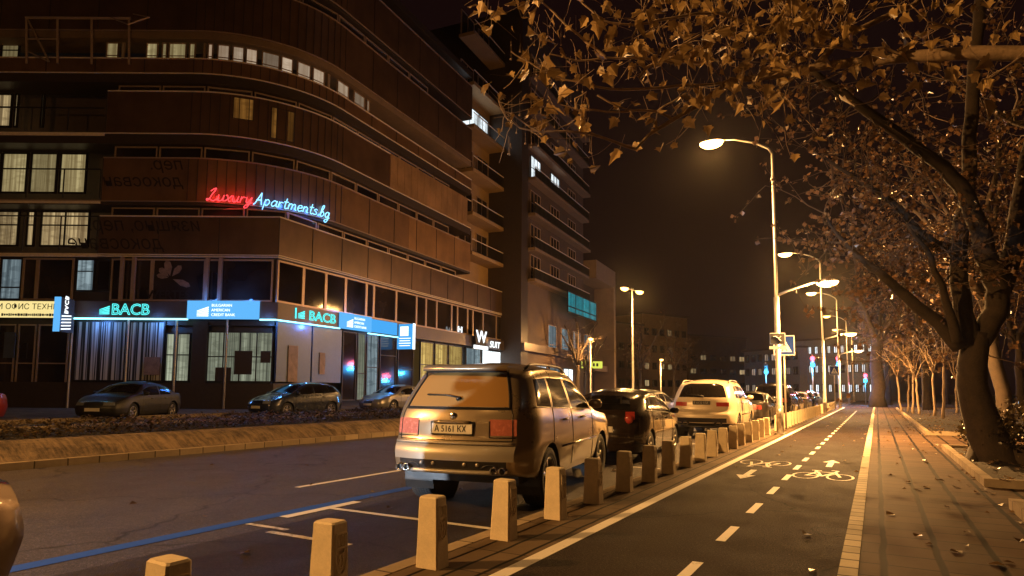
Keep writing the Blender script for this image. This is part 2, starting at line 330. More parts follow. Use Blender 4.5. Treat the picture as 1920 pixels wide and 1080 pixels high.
# ------------------------------------------------------------------ mesh helpers
class MB:
    def __init__(s): s.v = []; s.f = []; s.m = []
    def quad(s, *pts, mi=0):
        n = len(s.v); s.v += [tuple(p) for p in pts]; s.f.append(tuple(range(n, n + len(pts)))); s.m.append(mi)
    def grid(s, rows, mi=0, close=False):
        n = len(s.v); k = len(rows[0])
        for r in rows: s.v += [tuple(p) for p in r]
        for i in range(len(rows) - 1):
            for j in range(k if close else k - 1):
                a = n + i * k + j; b = n + i * k + (j + 1) % k
                s.f.append((a, b, b + k, a + k)); s.m.append(mi)
    def box(s, c, size, ax=None, mi=0, taper=1.0):
        c = np.array(c, float); hx, hy, hz = [q / 2 for q in size]
        A = np.eye(3) if ax is None else np.array(ax, float)
        n = len(s.v)
        for z in (-1, 1):
            k = 1.0 if z < 0 else taper
            for x, y in ((-1, -1), (1, -1), (1, 1), (-1, 1)):
                s.v.append(tuple(c + A[0] * x * hx * k + A[1] * y * hy * k + A[2] * z * hz))
        for f in ((0, 3, 2, 1), (4, 5, 6, 7), (0, 1, 5, 4), (1, 2, 6, 5), (2, 3, 7, 6), (3, 0, 4, 7)):
            s.f.append(tuple(n + i for i in f)); s.m.append(mi)
    def tube(s, pts, rad, k=8, mi=0, caps=True):
        pts = [np.array(p, float) for p in pts]
        if isinstance(rad, (int, float)): rad = [rad] * len(pts)
        rows = []; prev = None
        for i, p in enumerate(pts):
            d = pts[min(i + 1, len(pts) - 1)] - pts[max(i - 1, 0)]; d = d / (np.linalg.norm(d) + 1e-9)
            if prev is None: a = np.cross(d, [0.13, 0.27, 1.0] if abs(d[2]) < 0.9 else [1.0, 0.1, 0.0])
            else: a = prev - d * (prev @ d)
            a = a / (np.linalg.norm(a) + 1e-9); prev = a; b = np.cross(d, a)
            rows.append([p + rad[i] * (a * math.cos(2 * math.pi * j / k) + b * math.sin(2 * math.pi * j / k)) for j in range(k)])
        n = len(s.v); s.grid(rows, mi, True)
        if caps and k > 2:
            s.f.append(tuple(n + j for j in range(k))[::-1]); s.m.append(mi)
            e = n + (len(rows) - 1) * k; s.f.append(tuple(e + j for j in range(k))); s.m.append(mi)
    def lathe(s, prof, c=(0, 0, 0), axis='z', k=24, mi=0):
        rows = []
        for r, h in prof:
            row = []
            for j in range(k):
                a = 2 * math.pi * j / k; x, y = r * math.cos(a), r * math.sin(a)
                q = (x, y, h) if axis == 'z' else (h, x, y) if axis == 'x' else (x, h, y)
                row.append((q[0] + c[0], q[1] + c[1], q[2] + c[2]))
            rows.append(row)
        s.grid(rows, mi, True)
    def prism(s, poly, z0, z1, mi=0):       # poly: xy points
        n = len(s.v); k = len(poly)
        s.v += [(x, y, z0) for x, y in poly] + [(x, y, z1) for x, y in poly]
        s.f.append(tuple(range(n, n + k))[::-1]); s.m.append(mi); s.f.append(tuple(range(n + k, n + 2 * k))); s.m.append(mi)
        for j in range(k): s.f.append((n + j, n + (j + 1) % k, n + k + (j + 1) % k, n + k + j)); s.m.append(mi)
    def build(s, name, mats, parent=None, smooth=False, off=None):
        me = bpy.data.meshes.new(name)
        v = s.v
        if smooth:
            idx = {}; nv = []; mp = []
            for p in v:
                k = (round(p[0], 4), round(p[1], 4), round(p[2], 4))
                if k not in idx: idx[k] = len(nv); nv.append(p)
                mp.append(idx[k])
            nf = []; nm = []
            for f, q in zip(s.f, s.m):
                g = []
                for i in f:
                    if mp[i] not in g: g.append(mp[i])
                if len(g) > 2: nf.append(tuple(g)); nm.append(q)
            v, s.f, s.m = nv, nf, nm
        if off is not None: v = [(p[0] - off[0], p[1] - off[1], p[2] - off[2]) for p in v]
        me.from_pydata([tuple(float(q) for q in p) for p in v], [], s.f)
        for q in (mats if isinstance(mats, (list, tuple)) else [mats]): me.materials.append(q)
        me.polygons.foreach_set('material_index', s.m)
        if smooth: me.polygons.foreach_set('use_smooth', [True] * len(s.f))
        me.update()
        o = bpy.data.objects.new(name, me); col.objects.link(o)
        if parent: o.parent = parent
        return o
def smooth_angle(o, deg=35):
    try:
        o.data.set_sharp_from_angle(angle=R(deg))
    except Exception: pass
def tag(o, label=None, cat=None, group=None, kind=None):
    if label: o['label'] = label
    if cat: o['category'] = cat
    if group: o['group'] = group
    if kind: o['kind'] = kind
    return o
def thing(name, label, cat, loc=(0, 0, 0), rz=0.0, group=None):
    o = bpy.data.objects.new(name, None); col.objects.link(o); o.location = loc; o.rotation_euler = (0, 0, rz); o.empty_display_size = 0.2
    return tag(o, label, cat, group)
def copy_tree(o, parent=None):
    c = o.copy(); col.objects.link(c)
    if parent: c.parent = parent
    for ch in o.children: copy_tree(ch, c)
    return c
ORD = 'first second third fourth fifth sixth seventh eighth ninth tenth eleventh twelfth thirteenth fourteenth fifteenth sixteenth seventeenth eighteenth nineteenth twentieth'.split()
def ordinal(i):
    if i < 20: return ORD[i]
    tens = ['twenty', 'thirty', 'forty', 'fifty']; T = ['twentieth', 'thirtieth', 'fortieth', 'fiftieth']
    q, r_ = divmod(i + 1, 10)
    return T[q - 2] if r_ == 0 else tens[q - 2] + '-' + ORD[r_ - 1]
def struct(name, mb, m, smooth=False):
    o = mb.build(name, m, None, smooth); o['kind'] = 'structure'; return o
def text(name, s, size, O, xd, ud, m, parent=None, ext=0.01, off=None, shear=0.0, mirror=False, align='LEFT', bold=0.0, sx=1.0, outline=0.0):
    cu = bpy.data.curves.new('tmp_text', 'FONT'); cu.body = s; cu.size = size; cu.extrude = ext; cu.shear = shear; cu.align_x = align; cu.offset = bold; cu.resolution_u = 3
    if outline: cu.fill_mode = 'NONE'; cu.bevel_depth = outline; cu.extrude = 0; cu.bevel_resolution = 1
    t = bpy.data.objects.new('tmp_text', cu); col.objects.link(t)
    dg = bpy.context.evaluated_depsgraph_get(); me = bpy.data.meshes.new_from_object(t.evaluated_get(dg)); bpy.data.objects.remove(t); bpy.data.curves.remove(cu)
    O = np.array(O, float); xd = np.array(xd, float) * sx; ud = np.array(ud, float); nd = np.cross(xd, ud); nd = nd / (np.linalg.norm(nd) + 1e-9)
    if off is not None: O = O - np.array(off)
    for v in me.vertices:
        x = -v.co.x if mirror else v.co.x
        v.co = Vector(O + xd * x + ud * v.co.y + nd * v.co.z)
    me.name = name; me.materials.clear(); me.materials.append(m)
    o = bpy.data.objects.new(name, me); col.objects.link(o)
    if parent: o.parent = parent
    return o

# ------------------------------------------------------------------ ground, road, pavements
ZR = -0.10                      # carriageway
def sheet(name, x0, x1, y0, y1, z, m, nx=1, ny=1, tagname=None):
    b = MB(); b.grid([[(x0 + (x1 - x0) * i / nx, y0 + (y1 - y0) * j / ny, z) for i in range(nx + 1)] for j in range(ny + 1)])
    return struct(name, b, m)
sheet('ground', -300, 300, -60, 500, -0.16, M_earth)
sheet('road', -13.0, -5.55, -20, 150, ZR, M_road)
sheet('parking_lane', -5.55, -3.3, -20, 62, ZR + 0.002, M_lot)
sheet('parking_lane', -5.55, -3.3, 62, 150, ZR + 0.002, M_road)
b = MB(); b.box((-3.225, 50, -0.05), (0.15, 140, 0.11)); struct('kerb', b, M_kerb)
sheet('pavement_strip', -3.15, -2.5, -20, 120, 0.0, M_strip)
sheet('cycle_path', -2.5, -0.30, -20, 62, 0.0, M_cycle)
sheet('pavement', -0.17, 1.42, -20, 66, 0.0, M_walk)
b = MB(); b.box((-0.235, 23, -0.03), (0.13, 86, 0.085)); struct('kerb_blocks', b, M_block)
sheet('crossing_pavement', -2.5, 6, 62.2, 76, -0.004, M_walk)
b = MB()
for (x0, x1, y0, y1) in ((1.42, 40, -20, 3.5), (1.42, 40, 9.6, 11.6), (1.42, 40, 18.6, 24.6)): b.quad((x0, y0, -0.002), (x1, y0, -0.002), (x1, y1, -0.002), (x0, y1, -0.002))
struct('park_path', b, M_walk)
sheet('park_ground', 1.42, 60, -20, 120, -0.03, M_earth)
beds = [(3.5, 9.6), (11.6, 18.6), (24.6, 61)]
for y0, y1 in beds:
    b = MB()
    b.box((1.36, (y0 + y1) / 2, 0.05), (0.12, y1 - y0, 0.14)); b.box((4.42, y0 + 0.06, 0.05), (6, 0.12, 0.138)); b.box((4.42, y1 - 0.06, 0.05), (6, 0.12, 0.138))
    struct('planting_bed_kerb', b, M_kerb)
    b = MB(); rows = []
    for j in range(25):
        rows.append([(1.42 + i * 0.5, y0 + 0.12 + (y1 - y0 - 0.24) * j / 24, 0.05 + 0.05 * math.sin(i * 1.7 + j * 2.3) * (1 if 0 < j < 24 else 0)) for i in range(13)])
    b.grid(rows); struct('planting_bed_soil', b, M_earth, True)

# painted markings
b = MB()
def strip_y(b, x0, x1, y0, y1, z): b.quad((x0, y0, z), (x1, y0, z), (x1, y1, z), (x0, y1, z))
strip_y(b, -2.50, -2.375, -20, 62, 0.004); struct('cycle_edge_line', b, M_white)
b = MB(); y = 3.05
for k in range(32):
    strip_y(b, -1.32, -1.235, y, y + 0.72, 0.004); y += 1.55
    if 9.9 < y < 10.4: y += 0.1
struct('cycle_centre_line', b, M_white)
b = MB(); strip_y(b, -6.13, -5.93, -20, 70, ZR + 0.004); struct('blue_parking_line', b, M_blue)
b = MB()
for k in range(8):
    y = 5.75 + 6.05 * k
    strip_y(b, -5.92, -5.78, y - 0.5, y + 0.7, ZR + 0.006); strip_y(b, -5.78, -3.45, y + 0.14, y + 0.23, ZR + 0.006)
struct('parking_bay_line', b, M_white)
b = MB(); strip_y(b, -5.4, -4.3, 4.62, 4.70, ZR + 0.006); strip_y(b, -5.9, -5.3, 4.78, 4.85, ZR + 0.006); struct('old_bay_line', b, M_white_old)
b = MB()
for k in range(9): strip_y(b, -7.48, -7.38, 6.9 + 12 * k, 11.6 + 12 * k, ZR + 0.004)
struct('lane_line', b, M_white)
def flat_line(b, pts, wd, z):
    for (a, c) in zip(pts[:-1], pts[1:]):
        d = np.array([c[0] - a[0], c[1] - a[1]]); L = np.linalg.norm(d); d = d / (L + 1e-9); n = np.array([-d[1], d[0]]) * wd / 2; e = d * wd * 0.25
        b.quad((a[0] - n[0] - e[0], a[1] - n[1] - e[1], z), (c[0] - n[0] + e[0], c[1] - n[1] + e[1], z), (c[0] + n[0] + e[0], c[1] + n[1] + e[1], z), (a[0] + n[0] - e[0], a[1] + n[1] - e[1], z))
def cycle_symbol(cx, cy, sg, z=0.004):
    b = MB(); w_, h = 0.92, 2.0
    def q(x, y): return (cx + sg * x * w_, cy + sg * y * h)
    for wx in (-0.27, 0.27):
        flat_line(b, [q(wx + 0.2 * math.cos(a), 0.2 + 0.2 * math.sin(a) * 1.0) for a in [i * 2 * math.pi / 24 for i in range(25)]], 0.036, z)
    fr = [(-0.27, 0.2), (-0.12, 0.5), (0.17, 0.5), (0.27, 0.2)]
    flat_line(b, [q(*p) for p in fr], 0.045, z + 0.0006); flat_line(b, [q(-0.12, 0.5), q(-0.02, 0.2), q(0.17, 0.5)], 0.045, z + 0.0012); flat_line(b, [q(-0.27, 0.2), q(-0.02, 0.2)], 0.045, z + 0.0018)
    flat_line(b, [q(-0.15, 0.58), q(-0.15, 0.5)], 0.05, z + 0.0024); flat_line(b, [q(-0.22, 0.59), q(-0.08, 0.59)], 0.05, z + 0.003); flat_line(b, [q(0.17, 0.5), q(0.2, 0.62), q(0.1, 0.64)], 0.045, z + 0.0036)
    struct('cycle_symbol', b, M_white_old)
    b = MB()
    ay = cy + sg * 1.9 if sg > 0 else cy - 1.7
    b.quad((cx - 0.05, ay - sg * 0.0, z), (cx + 0.05, ay, z), (cx + 0.05, ay + sg * 0.8, z), (cx - 0.05, ay + sg * 0.8, z)) if sg > 0 else b.quad((cx - 0.05, ay, z), (cx - 0.05, ay - 0.8, z), (cx + 0.05, ay - 0.8, z), (cx + 0.05, ay, z))
    e = ay + sg * 0.8
    b.quad((cx - 0.15, e, z + 0.0004), (cx + 0.15, e, z + 0.0004), (cx, e + sg * 0.5, z + 0.0004)) if sg > 0 else b.quad((cx + 0.15, e, z + 0.0004), (cx - 0.15, e, z + 0.0004), (cx, e - 0.5, z + 0.0004))
    struct('cycle_arrow', b, M_white_old)
cycle_symbol(-0.80, 11.2, 1); cycle_symbol(-1.88, 13.6, -1)

# median: kerb, sloped concrete, planting, far kerb
rnd = random.Random(3)
b = MB(); b.box((-13.07, 50, -0.05), (0.14, 140, 0.16)); struct('median_kerb', b, M_kerb)
b = MB(); rows = []
for j in range(281):
    y = -20 + 0.5 * j; wv = 0.03 * math.sin(y * 1.9) + 0.02 * math.sin(y * 5.1)
    rows.append([(-13.14, y, 0.02), (-13.2 + wv, y, 0.05), (-13.38 + wv, y, 0.18 + wv), (-13.62 + wv, y, 0.30), (-13.78, y, 0.345), (-14.0, y, 0.35)])
b.grid(rows); struct('median_slope', b, M_stain, True)
sheet('median_soil', -17.2, -14.0, -20, 120, 0.33, mat('dark mulch', (0.008, 0.006, 0.005), 0.95, var=0.4, scale=8))
b = MB(); b.box((-17.32, 50, 0.235), (0.26, 140, 0.33)); struct('median_far_kerb', b, M_kerb)
sheet('far_road', -22.0, -17.4, -60, 150, 0.12, M_road)
sheet('far_parking_lane', -24.0, -22.0, -60, 150, 0.122, M_lot)
b = MB(); strip_y(b, -22.05, -21.9, -20, 100, 0.126); struct('far_blue_line', b, M_blue)
b = MB(); b.box((-24.06, 55, 0.16), (0.15, 130, 0.22)); struct('far_kerb', b, M_kerb)
sheet('far_pavement', -70, -24.1, -60, 150, 0.25, M_farwalk)
b = MB(); rr_ = random.Random(11)
for i in range(15000):
    x = rr_.uniform(-17.1, -14.0); y = rr_.uniform(2, 62) if i % 3 == 0 else rr_.uniform(2, 24); z = 0.34 + rr_.random() ** 1.5 * 0.26
    a = rr_.uniform(0, 6.28); l = rr_.uniform(0.06, 0.17); dx, dy = math.cos(a) * l, math.sin(a) * l; t = rr_.uniform(-0.05, 0.08)
    b.quad((x, y, z), (x + dx * 0.5 - dy * 0.3, y + dy * 0.5 + dx * 0.3, z + t * 0.6), (x + dx, y + dy, z + t), (x + dx * 0.5 + dy * 0.3, y + dy * 0.5 - dx * 0.3, z + t * 0.6))
o = b.build('ground_cover', M_shrub); tag(o, 'dark low ground cover plants filling the raised median', 'ground cover', kind='stuff')

# ------------------------------------------------------------------ main apartment building
V0 = 33.0
TH = R(23.5)
AD = tow((1, 0, 0))[:2]; AN = tow((0, -1, 0))[:2]
BD = tow((math.sin(TH), math.cos(TH), 0))[:2]; BN = tow((math.cos(TH), -math.sin(TH), 0))[:2]
C0 = tow(((515 - CX) / F * V0, V0, 0))[:2]
RC = 7.4
TA, TB = -36.0, 30.6
ZG = 0.25
def path(kind, n=0.0, tb=TB, ta=TA, step=0.0):
    kk = 1 + AN @ BN
    pts = []
    if kind == 'sharp':
        cc = C0 + n * (AN + BN) / kk
        pts = [C0 + AN * n + AD * ta, cc, C0 + BN * n + BD * tb]
    else:
        ce = C0 - (AN + BN) / kk * RC; r = RC + n
        a0 = math.atan2(AN[1], AN[0]); a1 = math.atan2(BN[1], BN[0])
        d = (a1 - a0 + math.pi) % (2 * math.pi) - math.pi
        pts = [C0 + AN * n + AD * ta]
        for i in range(19):
            a = a0 + d * i / 18; pts.append(ce + r * np.array([math.cos(a), math.sin(a)]))
        pts.append(C0 + BN * n + BD * tb)
    return pts
def along(pts, step=0.4):
    out = []
    for a, c in zip(pts[:-1], pts[1:]):
        k = max(1, int(np.linalg.norm(c - a) / step))
        out += [a + (c - a) * i / k for i in range(k)]
    out.append(pts[-1]); return out
_cache = {}
def on_path(kind, n, px, z, tb=60.0):     # point of the facade line under a picture column
    key = (kind, round(n, 3), tb)
    if key not in _cache: _cache[key] = along(path(kind, n, tb), 0.1)
    pts = _cache[key]; last = None
    for q in pts:
        X = proj((q[0], q[1], z))
        if X[2] < 1: continue
        if last is not None and last[0] <= px <= X[0]:
            f = (px - last[0]) / (X[0] - last[0] + 1e-9); return last[1] + (q - last[1]) * f
        last = (X[0], q)
    return pts[0] if px < 400 else pts[-1]
def zat(px, py, n=0.0, Pl=None, D=None):   # height on plane B seen at a pixel
    d = ray(px, py); dw = tow(d); Pl = C0 + BN * n if Pl is None else Pl; D = BD if D is None else D
    nn = np.array([D[1], -D[0]]); t = (nn @ Pl) / (nn @ dw[:2]); return EYE + dw[2] * t
def sweep(b, kind, n, th, z0, z1, tb=TB, ta=TA, mi=0):
    po = path(kind, n, tb, ta); pi = path(kind, n - th, tb, ta)
    rows = [[(o[0], o[1], z0), (o[0], o[1], z1), (i[0], i[1], z1), (i[0], i[1], z0)] for o, i in zip(po, pi)]
    b.grid(rows, mi, True)
    for r in (rows[0], rows[-1]): b.quad(*r, mi=mi)
def seg_sweep(b, pts_o, pts_i, z0, z1, mi=0):
    rows = [[(o[0], o[1], z0), (o[0], o[1], z1), (i[0], i[1], z1), (i[0], i[1], z0)] for o, i in zip(pts_o, pts_i)]
    b.grid(rows, mi, True)
    for r in (rows[0], rows[-1]): b.quad(*r, mi=mi)

BLD = np.array([C0[0], C0[1], ZG])
def straight(b, n, th, z0, z1, s0, s1):
    po = [C0 + AN * n + AD * s0, C0 + AN * n + AD * s1]; seg_sweep(b, po, [p - AN * th for p in po], z0, z1)
bld = thing('apartment_building', 'dark brown apartment building with a rounded glass corner and a bank on its ground floor', 'building', tuple(BLD))
def bb(mb, name, m, parent=None, smooth=False): return mb.build(name, m, parent or bld, smooth, BLD)
def window(p1, p2, z0, z1, mp, mf=None, nx=1, nz=(), fr=0.07, parent=None, base=None, name='window', dep=0.1, nudge=None):
    p1 = np.array(p1[:2]); p2 = np.array(p2[:2]); d = p2 - p1; L = np.linalg.norm(d); d = d / L; nrm = np.array([d[1], -d[0]])
    if nudge is not None: p1 = p1 + nrm * nudge; p2 = p2 + nrm * nudge
    A = [(d[0], d[1], 0), (nrm[0], nrm[1], 0), (0, 0, 1)]; b = MB()
    mid = (p1 + p2) / 2; zc = (z0 + z1) / 2
    def c3(q, z): return (q[0], q[1], z)
    b.box(c3(p1 + d * fr / 2, zc), (fr, dep, z1 - z0), A); b.box(c3(p2 - d * fr / 2, zc), (fr, dep, z1 - z0), A)
    b.box(c3(mid, z0 + fr / 2), (L - 2 * fr, dep, fr), A); b.box(c3(mid, z1 - fr / 2), (L - 2 * fr, dep, fr), A)
    for i in range(1, nx): b.box(c3(p1 + d * L * i / nx, zc), (fr * 0.8, dep * 0.9, z1 - z0 - 2 * fr), A)
    for f in nz: b.box(c3(mid, z0 + (z1 - z0) * f), (L - 2 * fr, dep * 0.7, fr * 0.8), A)
    pr = parent or bld; bs = BLD if base is None else base
    o = b.build(name, mf or M_frame, pr, False, bs)
    g = MB(); g.box(c3(mid - nrm * 0.01, zc), (L - 1.2 * fr, 0.02, z1 - z0 - 1.2 * fr), A); g.build('pane', mp, o, False, bs)
    return o
def wpx(kind, n, x0, x1, z0, z1, mp, zr=None, **k):
    zz = (z0 + z1) / 2 if zr is None else zr
    return window(on_path(kind, n, x0, zz), on_path(kind, n, x1, zz), z0, z1, mp, **k)

def wpx_office(*a, **k): return wpx(*a, name='office_window', **k)
def wpx_shop(*a, **k): return wpx(*a, name='shop_window', **k)
# core and slabs
ZTOP = 28.0
pc = path('sharp', -1.7); back1 = pc[-1] - BN * 14; back0 = pc[0] - AN * 14
b = MB(); b.prism([tuple(pc[0]), tuple(pc[1] + (-AN - BN) * 1.2), tuple(pc[2]), tuple(back1), tuple(back0)], ZG, ZTOP); bb(b, 'wall', M_wall)
BANDS = [('sharp', 8.15, 10.1), ('round', 10.95, 13.2), ('round', 14.57, 16.8), ('round', 17.85, 18.6), ('round', 20.2, 22.9), ('round', 24.0, 26.6)]
CEIL = [10.72, 13.99, 17.32, 19.75, 23.8, 27.4]
for i, (kind, z0, z1) in enumerate(BANDS):
    tb = 30.5 if i == 0 else 21.5
    mm = (M_band, M_band3, M_band, M_band3, M_band, M_band)[i]
    left = -9.3 if i in (0, 1, 2) else TA          # left of this the balconies have open railings
    b = MB()
    if i == 2:
        q = 9.7
        sweep(b, kind, 0, 0.10, z0, z1, q, left)
    else: sweep(b, kind, 0, 0.10, z0, z1, 12.2 if i == 1 else tb, left)
    if i == 1:
        e_ = MB(); po = [C0 + BD * 12.22, C0 + BD * 21.5]; seg_sweep(e_, po, [p - BN * 0.1 for p in po], z0, z1); bb(e_, 'balustrade_band', M_bandglow)  # lighter base colour stands in for warm light on this end
    pq = along(path(kind, 0.012, 9.5 if i == 2 else tb, left), 2.4)
    for a_, c_ in zip(pq[:-1], pq[1:]):
        d_ = (c_ - a_) / np.linalg.norm(c_ - a_); b.box((a_[0], a_[1], (z0 + z1) / 2), (0.035, 0.03, z1 - z0 - 0.04), [(*d_, 0), (d_[1], -d_[0], 0), (0, 0, 1)], 1)
    bb(b, 'balustrade_band', [mm, M_slab])
    if i == 2:
        b = MB(); po = [C0 + BN * 0.06 + BD * t for t in np.arange(9.72, 21.6, 0.85)]
        for a, c in zip(po[:-1], po[1:]):
            a2 = a + BD * 0.02; c2 = c - BD * 0.02
            seg_sweep(b, [a2, c2], [a2 - BN * 0.1, c2 - BN * 0.1], z0 + 0.02, z1 + 0.05)
        bb(b, 'cladding', M_band2)
    b = MB(); sweep(b, kind, 0.04, 0.09, z1 + 0.002, z1 + 0.06, tb, left); sweep(b, kind, 0.03, 0.06, z0 - 0.05, z0 - 0.002, tb, TA); bb(b, 'handrail', M_trim if i in (0, 2, 3) else M_frame)
    zs = CEIL[i]; ze = BANDS[i + 1][1] - 0.06 if i + 1 < len(BANDS) else zs + 0.5
    b = MB(); k2 = 'round'
    sweep(b, k2, -0.03, 1.6, zs + 0.01, max(ze, zs + 0.16), 21.5); bb(b, 'floor_slab', M_slab if i != 3 else M_soffit2)
    if left > -20:
        zb = z0 - 0.05
        b = MB(); straight(b, 0.0, 1.6, zb - 0.12, zb + 0.06, TA, -9.35); bb(b, 'floor_slab', M_trim)
b = MB(); sweep(b, 'sharp', -0.06, 1.6, 7.95, 8.09, 30.5); bb(b, 'floor_slab', M_slab)
b = MB(); sweep(b, 'sharp', 0.02, 0.1, 8.0, 8.06, 30.5); bb(b, 'handrail', M_trim)

# glazing behind the bands: frames with dark panes at even spacing
def glaze(kind, n, z0, z1, s0, s1, step, mp=M_glass, nz=(), skip=()):
    pts = path(kind, n, 21.3); seg = [0]
    for a, c in zip(pts[:-1], pts[1:]): seg.append(seg[-1] + np.linalg.norm(c - a))
    def at(s):
        for i in range(len(pts) - 1):
            if s <= seg[i + 1] or i == len(pts) - 2: return pts[i] + (pts[i + 1] - pts[i]) * (s - seg[i]) / (seg[i + 1] - seg[i] + 1e-9)
    s = s0
    while s + step <= s1:
        a, c = at(s + 0.05), at(s + step - 0.05); xm = proj((*((a + c) / 2), (z0 + z1) / 2))[0]
        if not any(l < xm < h for l, h in skip): window(a, c, z0, z1, mp, nx=1, nz=nz)
        s += step
LA = -TA
glaze('sharp', -0.4, 8.3, 10.68, LA - 9.0, LA + 20, 2.35, nz=(0.42,))
glaze('round', -0.35, 11.2, 13.95, LA - 9.0, LA + 17, 2.35, nz=(0.42,))
glaze('round', -0.35, 14.8, 17.28, LA - 9.0, LA + 17, 2.35, nz=(0.42,))
glaze('round', -0.35, 20.4, 23.7, LA - 10, LA + 14, 2.6)

# lit ribbon of windows on the fourth upper floor
for x0, x1 in ((200, 223), (229, 234), (275, 297), (304, 314), (317, 350), (355, 367), (382, 386), (390, 400), (408, 431), (436, 458), (461, 483), (491, 524), (527, 549), (557, 582), (586, 608), (614, 618), (632, 653), (663, 683), (687, 692)):
    wpx('round', -0.22, x0, x1, 18.0, 19.6, M_litpale if x0 > 380 else M_lityel, zr=19.2, fr=0.06, nx=1, nz=(0.55,))
# left end: lit rooms behind open balconies
def left_rooms(z0, z1, spans, mp, nz=(0.6,)):
    for x0, x1, nx in spans: wpx('sharp', -1.2, x0, x1, z0, z1, mp, nx=nx, nz=nz, mf=M_framed, fr=0.09)
left_rooms(11.65, 13.9, ((-60, 2, 2), (3, 52, 1), (57, 108, 1), (112, 163, 1)), M_lityel)
left_rooms(8.75, 10.7, ((-50, 36, 2), (50, 66, 1), (76, 168, 2)), M_litwarm)
left_rooms(15.3, 17.2, ((-45, 23, 2), (27, 35, 1), (77, 84, 1)), M_litwarm)
wpx('sharp', -0.9, 2, 36, 18.3, 19.9, M_lityel, mf=M_framed, nz=(0.4, 0.75))
wpx('sharp', -0.9, -30, 45, 20.8, 23.2, M_litcool, mf=M_framed, nx=3)
wpx('sharp', -0.9, 136, 205, 21.4, 23.4, M_litblue, mf=M_framed, nx=2); wpx('sharp', -0.9, 214, 241, 21.4, 23.4, M_litblue, mf=M_framed)
M_amberreflection = emit('painted amber reflection', (1, 0.5, 0.1), 0.5, pat_curtain((0.62, 0.27, 0.05), (0.10, 0.035, 0.006), 3))
for x0, x1, za, zb_ in ((437, 476, 15.5, 16.7), (508, 552, 14.75, 16.5)): wpx('round', 0.02, x0, x1, za, zb_, M_amberreflection, mf=M_slab, fr=0.04, dep=0.05)  # glowing panes on the band paint an amber reflection in its glass
# railings of those balconies
for z0, z1 in ((8.3, 10.1), (11.05, 12.6), (14.7, 15.9)):
    b = MB(); pts = along([C0 + AD * TA, C0 + AD * -9.4], 1.9)
    for q in pts[:-1] + [pts[-1]]:
        if proj((*q, z0))[0] < 190: b.box((q[0], q[1], (z0 + z1) / 2), (0.05, 0.05, z1 - z0))
    q0, q1 = C0 + AD * TA, C0 + AD * -9.4; A = [(*AD, 0), (*AN, 0), (0, 0, 1)]
    b.box((*((q0 + q1) / 2), z1), (np.linalg.norm(q1 - q0), 0.06, 0.06), A); bb(b, 'railing', M_framed)
# steel framed loggia at upper left
b = MB(); A = [(*AD, 0), (*AN, 0), (0, 0, 1)]
def apt(px, z, n=0.2): q = on_path('sharp', n, px, z); return np.array([q[0], q[1], z])
for x in (50, 108, 172, 242): b.tube([apt(x, 18.2), apt(x, 20.7)], 0.07, 4)
b.tube([apt(48, 20.72), apt(245, 20.72)], 0.09, 4); b.tube([apt(50, 19.55), apt(108, 19.55)], 0.05, 4); b.tube([apt(52, 20.6), apt(92, 18.3)], 0.05, 4); b.tube([apt(50, 18.9), apt(92, 18.3)], 0.04, 4)
b.tube([apt(208, 20.7, 0.3), apt(240, 19.8, 1.2), apt(280, 20.2, 1.2), apt(250, 20.9, 0.3)], 0.04, 4)
bb(b, 'steel_loggia', M_frame)

# first floor glazing strip (flush, sharp corner)
posts = [0, 42, 70, 138, 208, 228, 250, 285, 385, 412, 512]
for x0, x1 in zip(posts[:-1], posts[1:]):
    if x0 in (0, 138): continue
    wpx_office('sharp', -0.12, x0, x1, 5.72, 7.92, M_glass, fr=0.09)
wpx_office('sharp', -0.12, -70, 0, 5.72, 7.92, M_glass, fr=0.09)
wpx_office('sharp', -0.12, 0, 42, 5.72, 7.92, M_litcool, fr=0.09, mf=M_framed, nz=(0.3,)); wpx_office('sharp', -0.12, 143, 178, 6.2, 7.88, M_litcool, fr=0.07, mf=M_framed, nz=(0.62,)); wpx_office('sharp', -0.12, 180, 209, 6.2, 7.88, M_glass, fr=0.1, mf=M_framed)
posts = [519, 568, 610, 647, 686, 700, 742, 780, 798, 818, 846, 857, 876, 886, 905, 930, 955]
for x0, x1 in zip(posts[:-1], posts[1:]): wpx_office('sharp', -0.12, x0, x1, 5.72, 7.92, M_glass, fr=0.1, mf=M_frame)
b = MB()
for x in (228, 250, 388, 413): q = on_path('sharp', 0.06, x, 6.8); b = MB(); b.box((q[0], q[1], 6.8), (0.16, 0.16, 2.3), A); bb(b, 'pilaster', M_frame)
# wall strips flush under the glazing
b = MB(); sweep(b, 'sharp', -0.25, 0.5, 4.5, 8.0, 30.5); bb(b, 'wall', M_slab)
# fascia of the ground floor
b = MB(); sweep(b, 'sharp', 0.25, 0.45, 4.80, 5.66, 30.5, -15.9); bb(b, 'fascia', M_fascia)
b = MB(); straight(b, 0.20, 0.45, 4.6, 5.66, TA, -15.95); bb(b, 'fascia', M_slab)
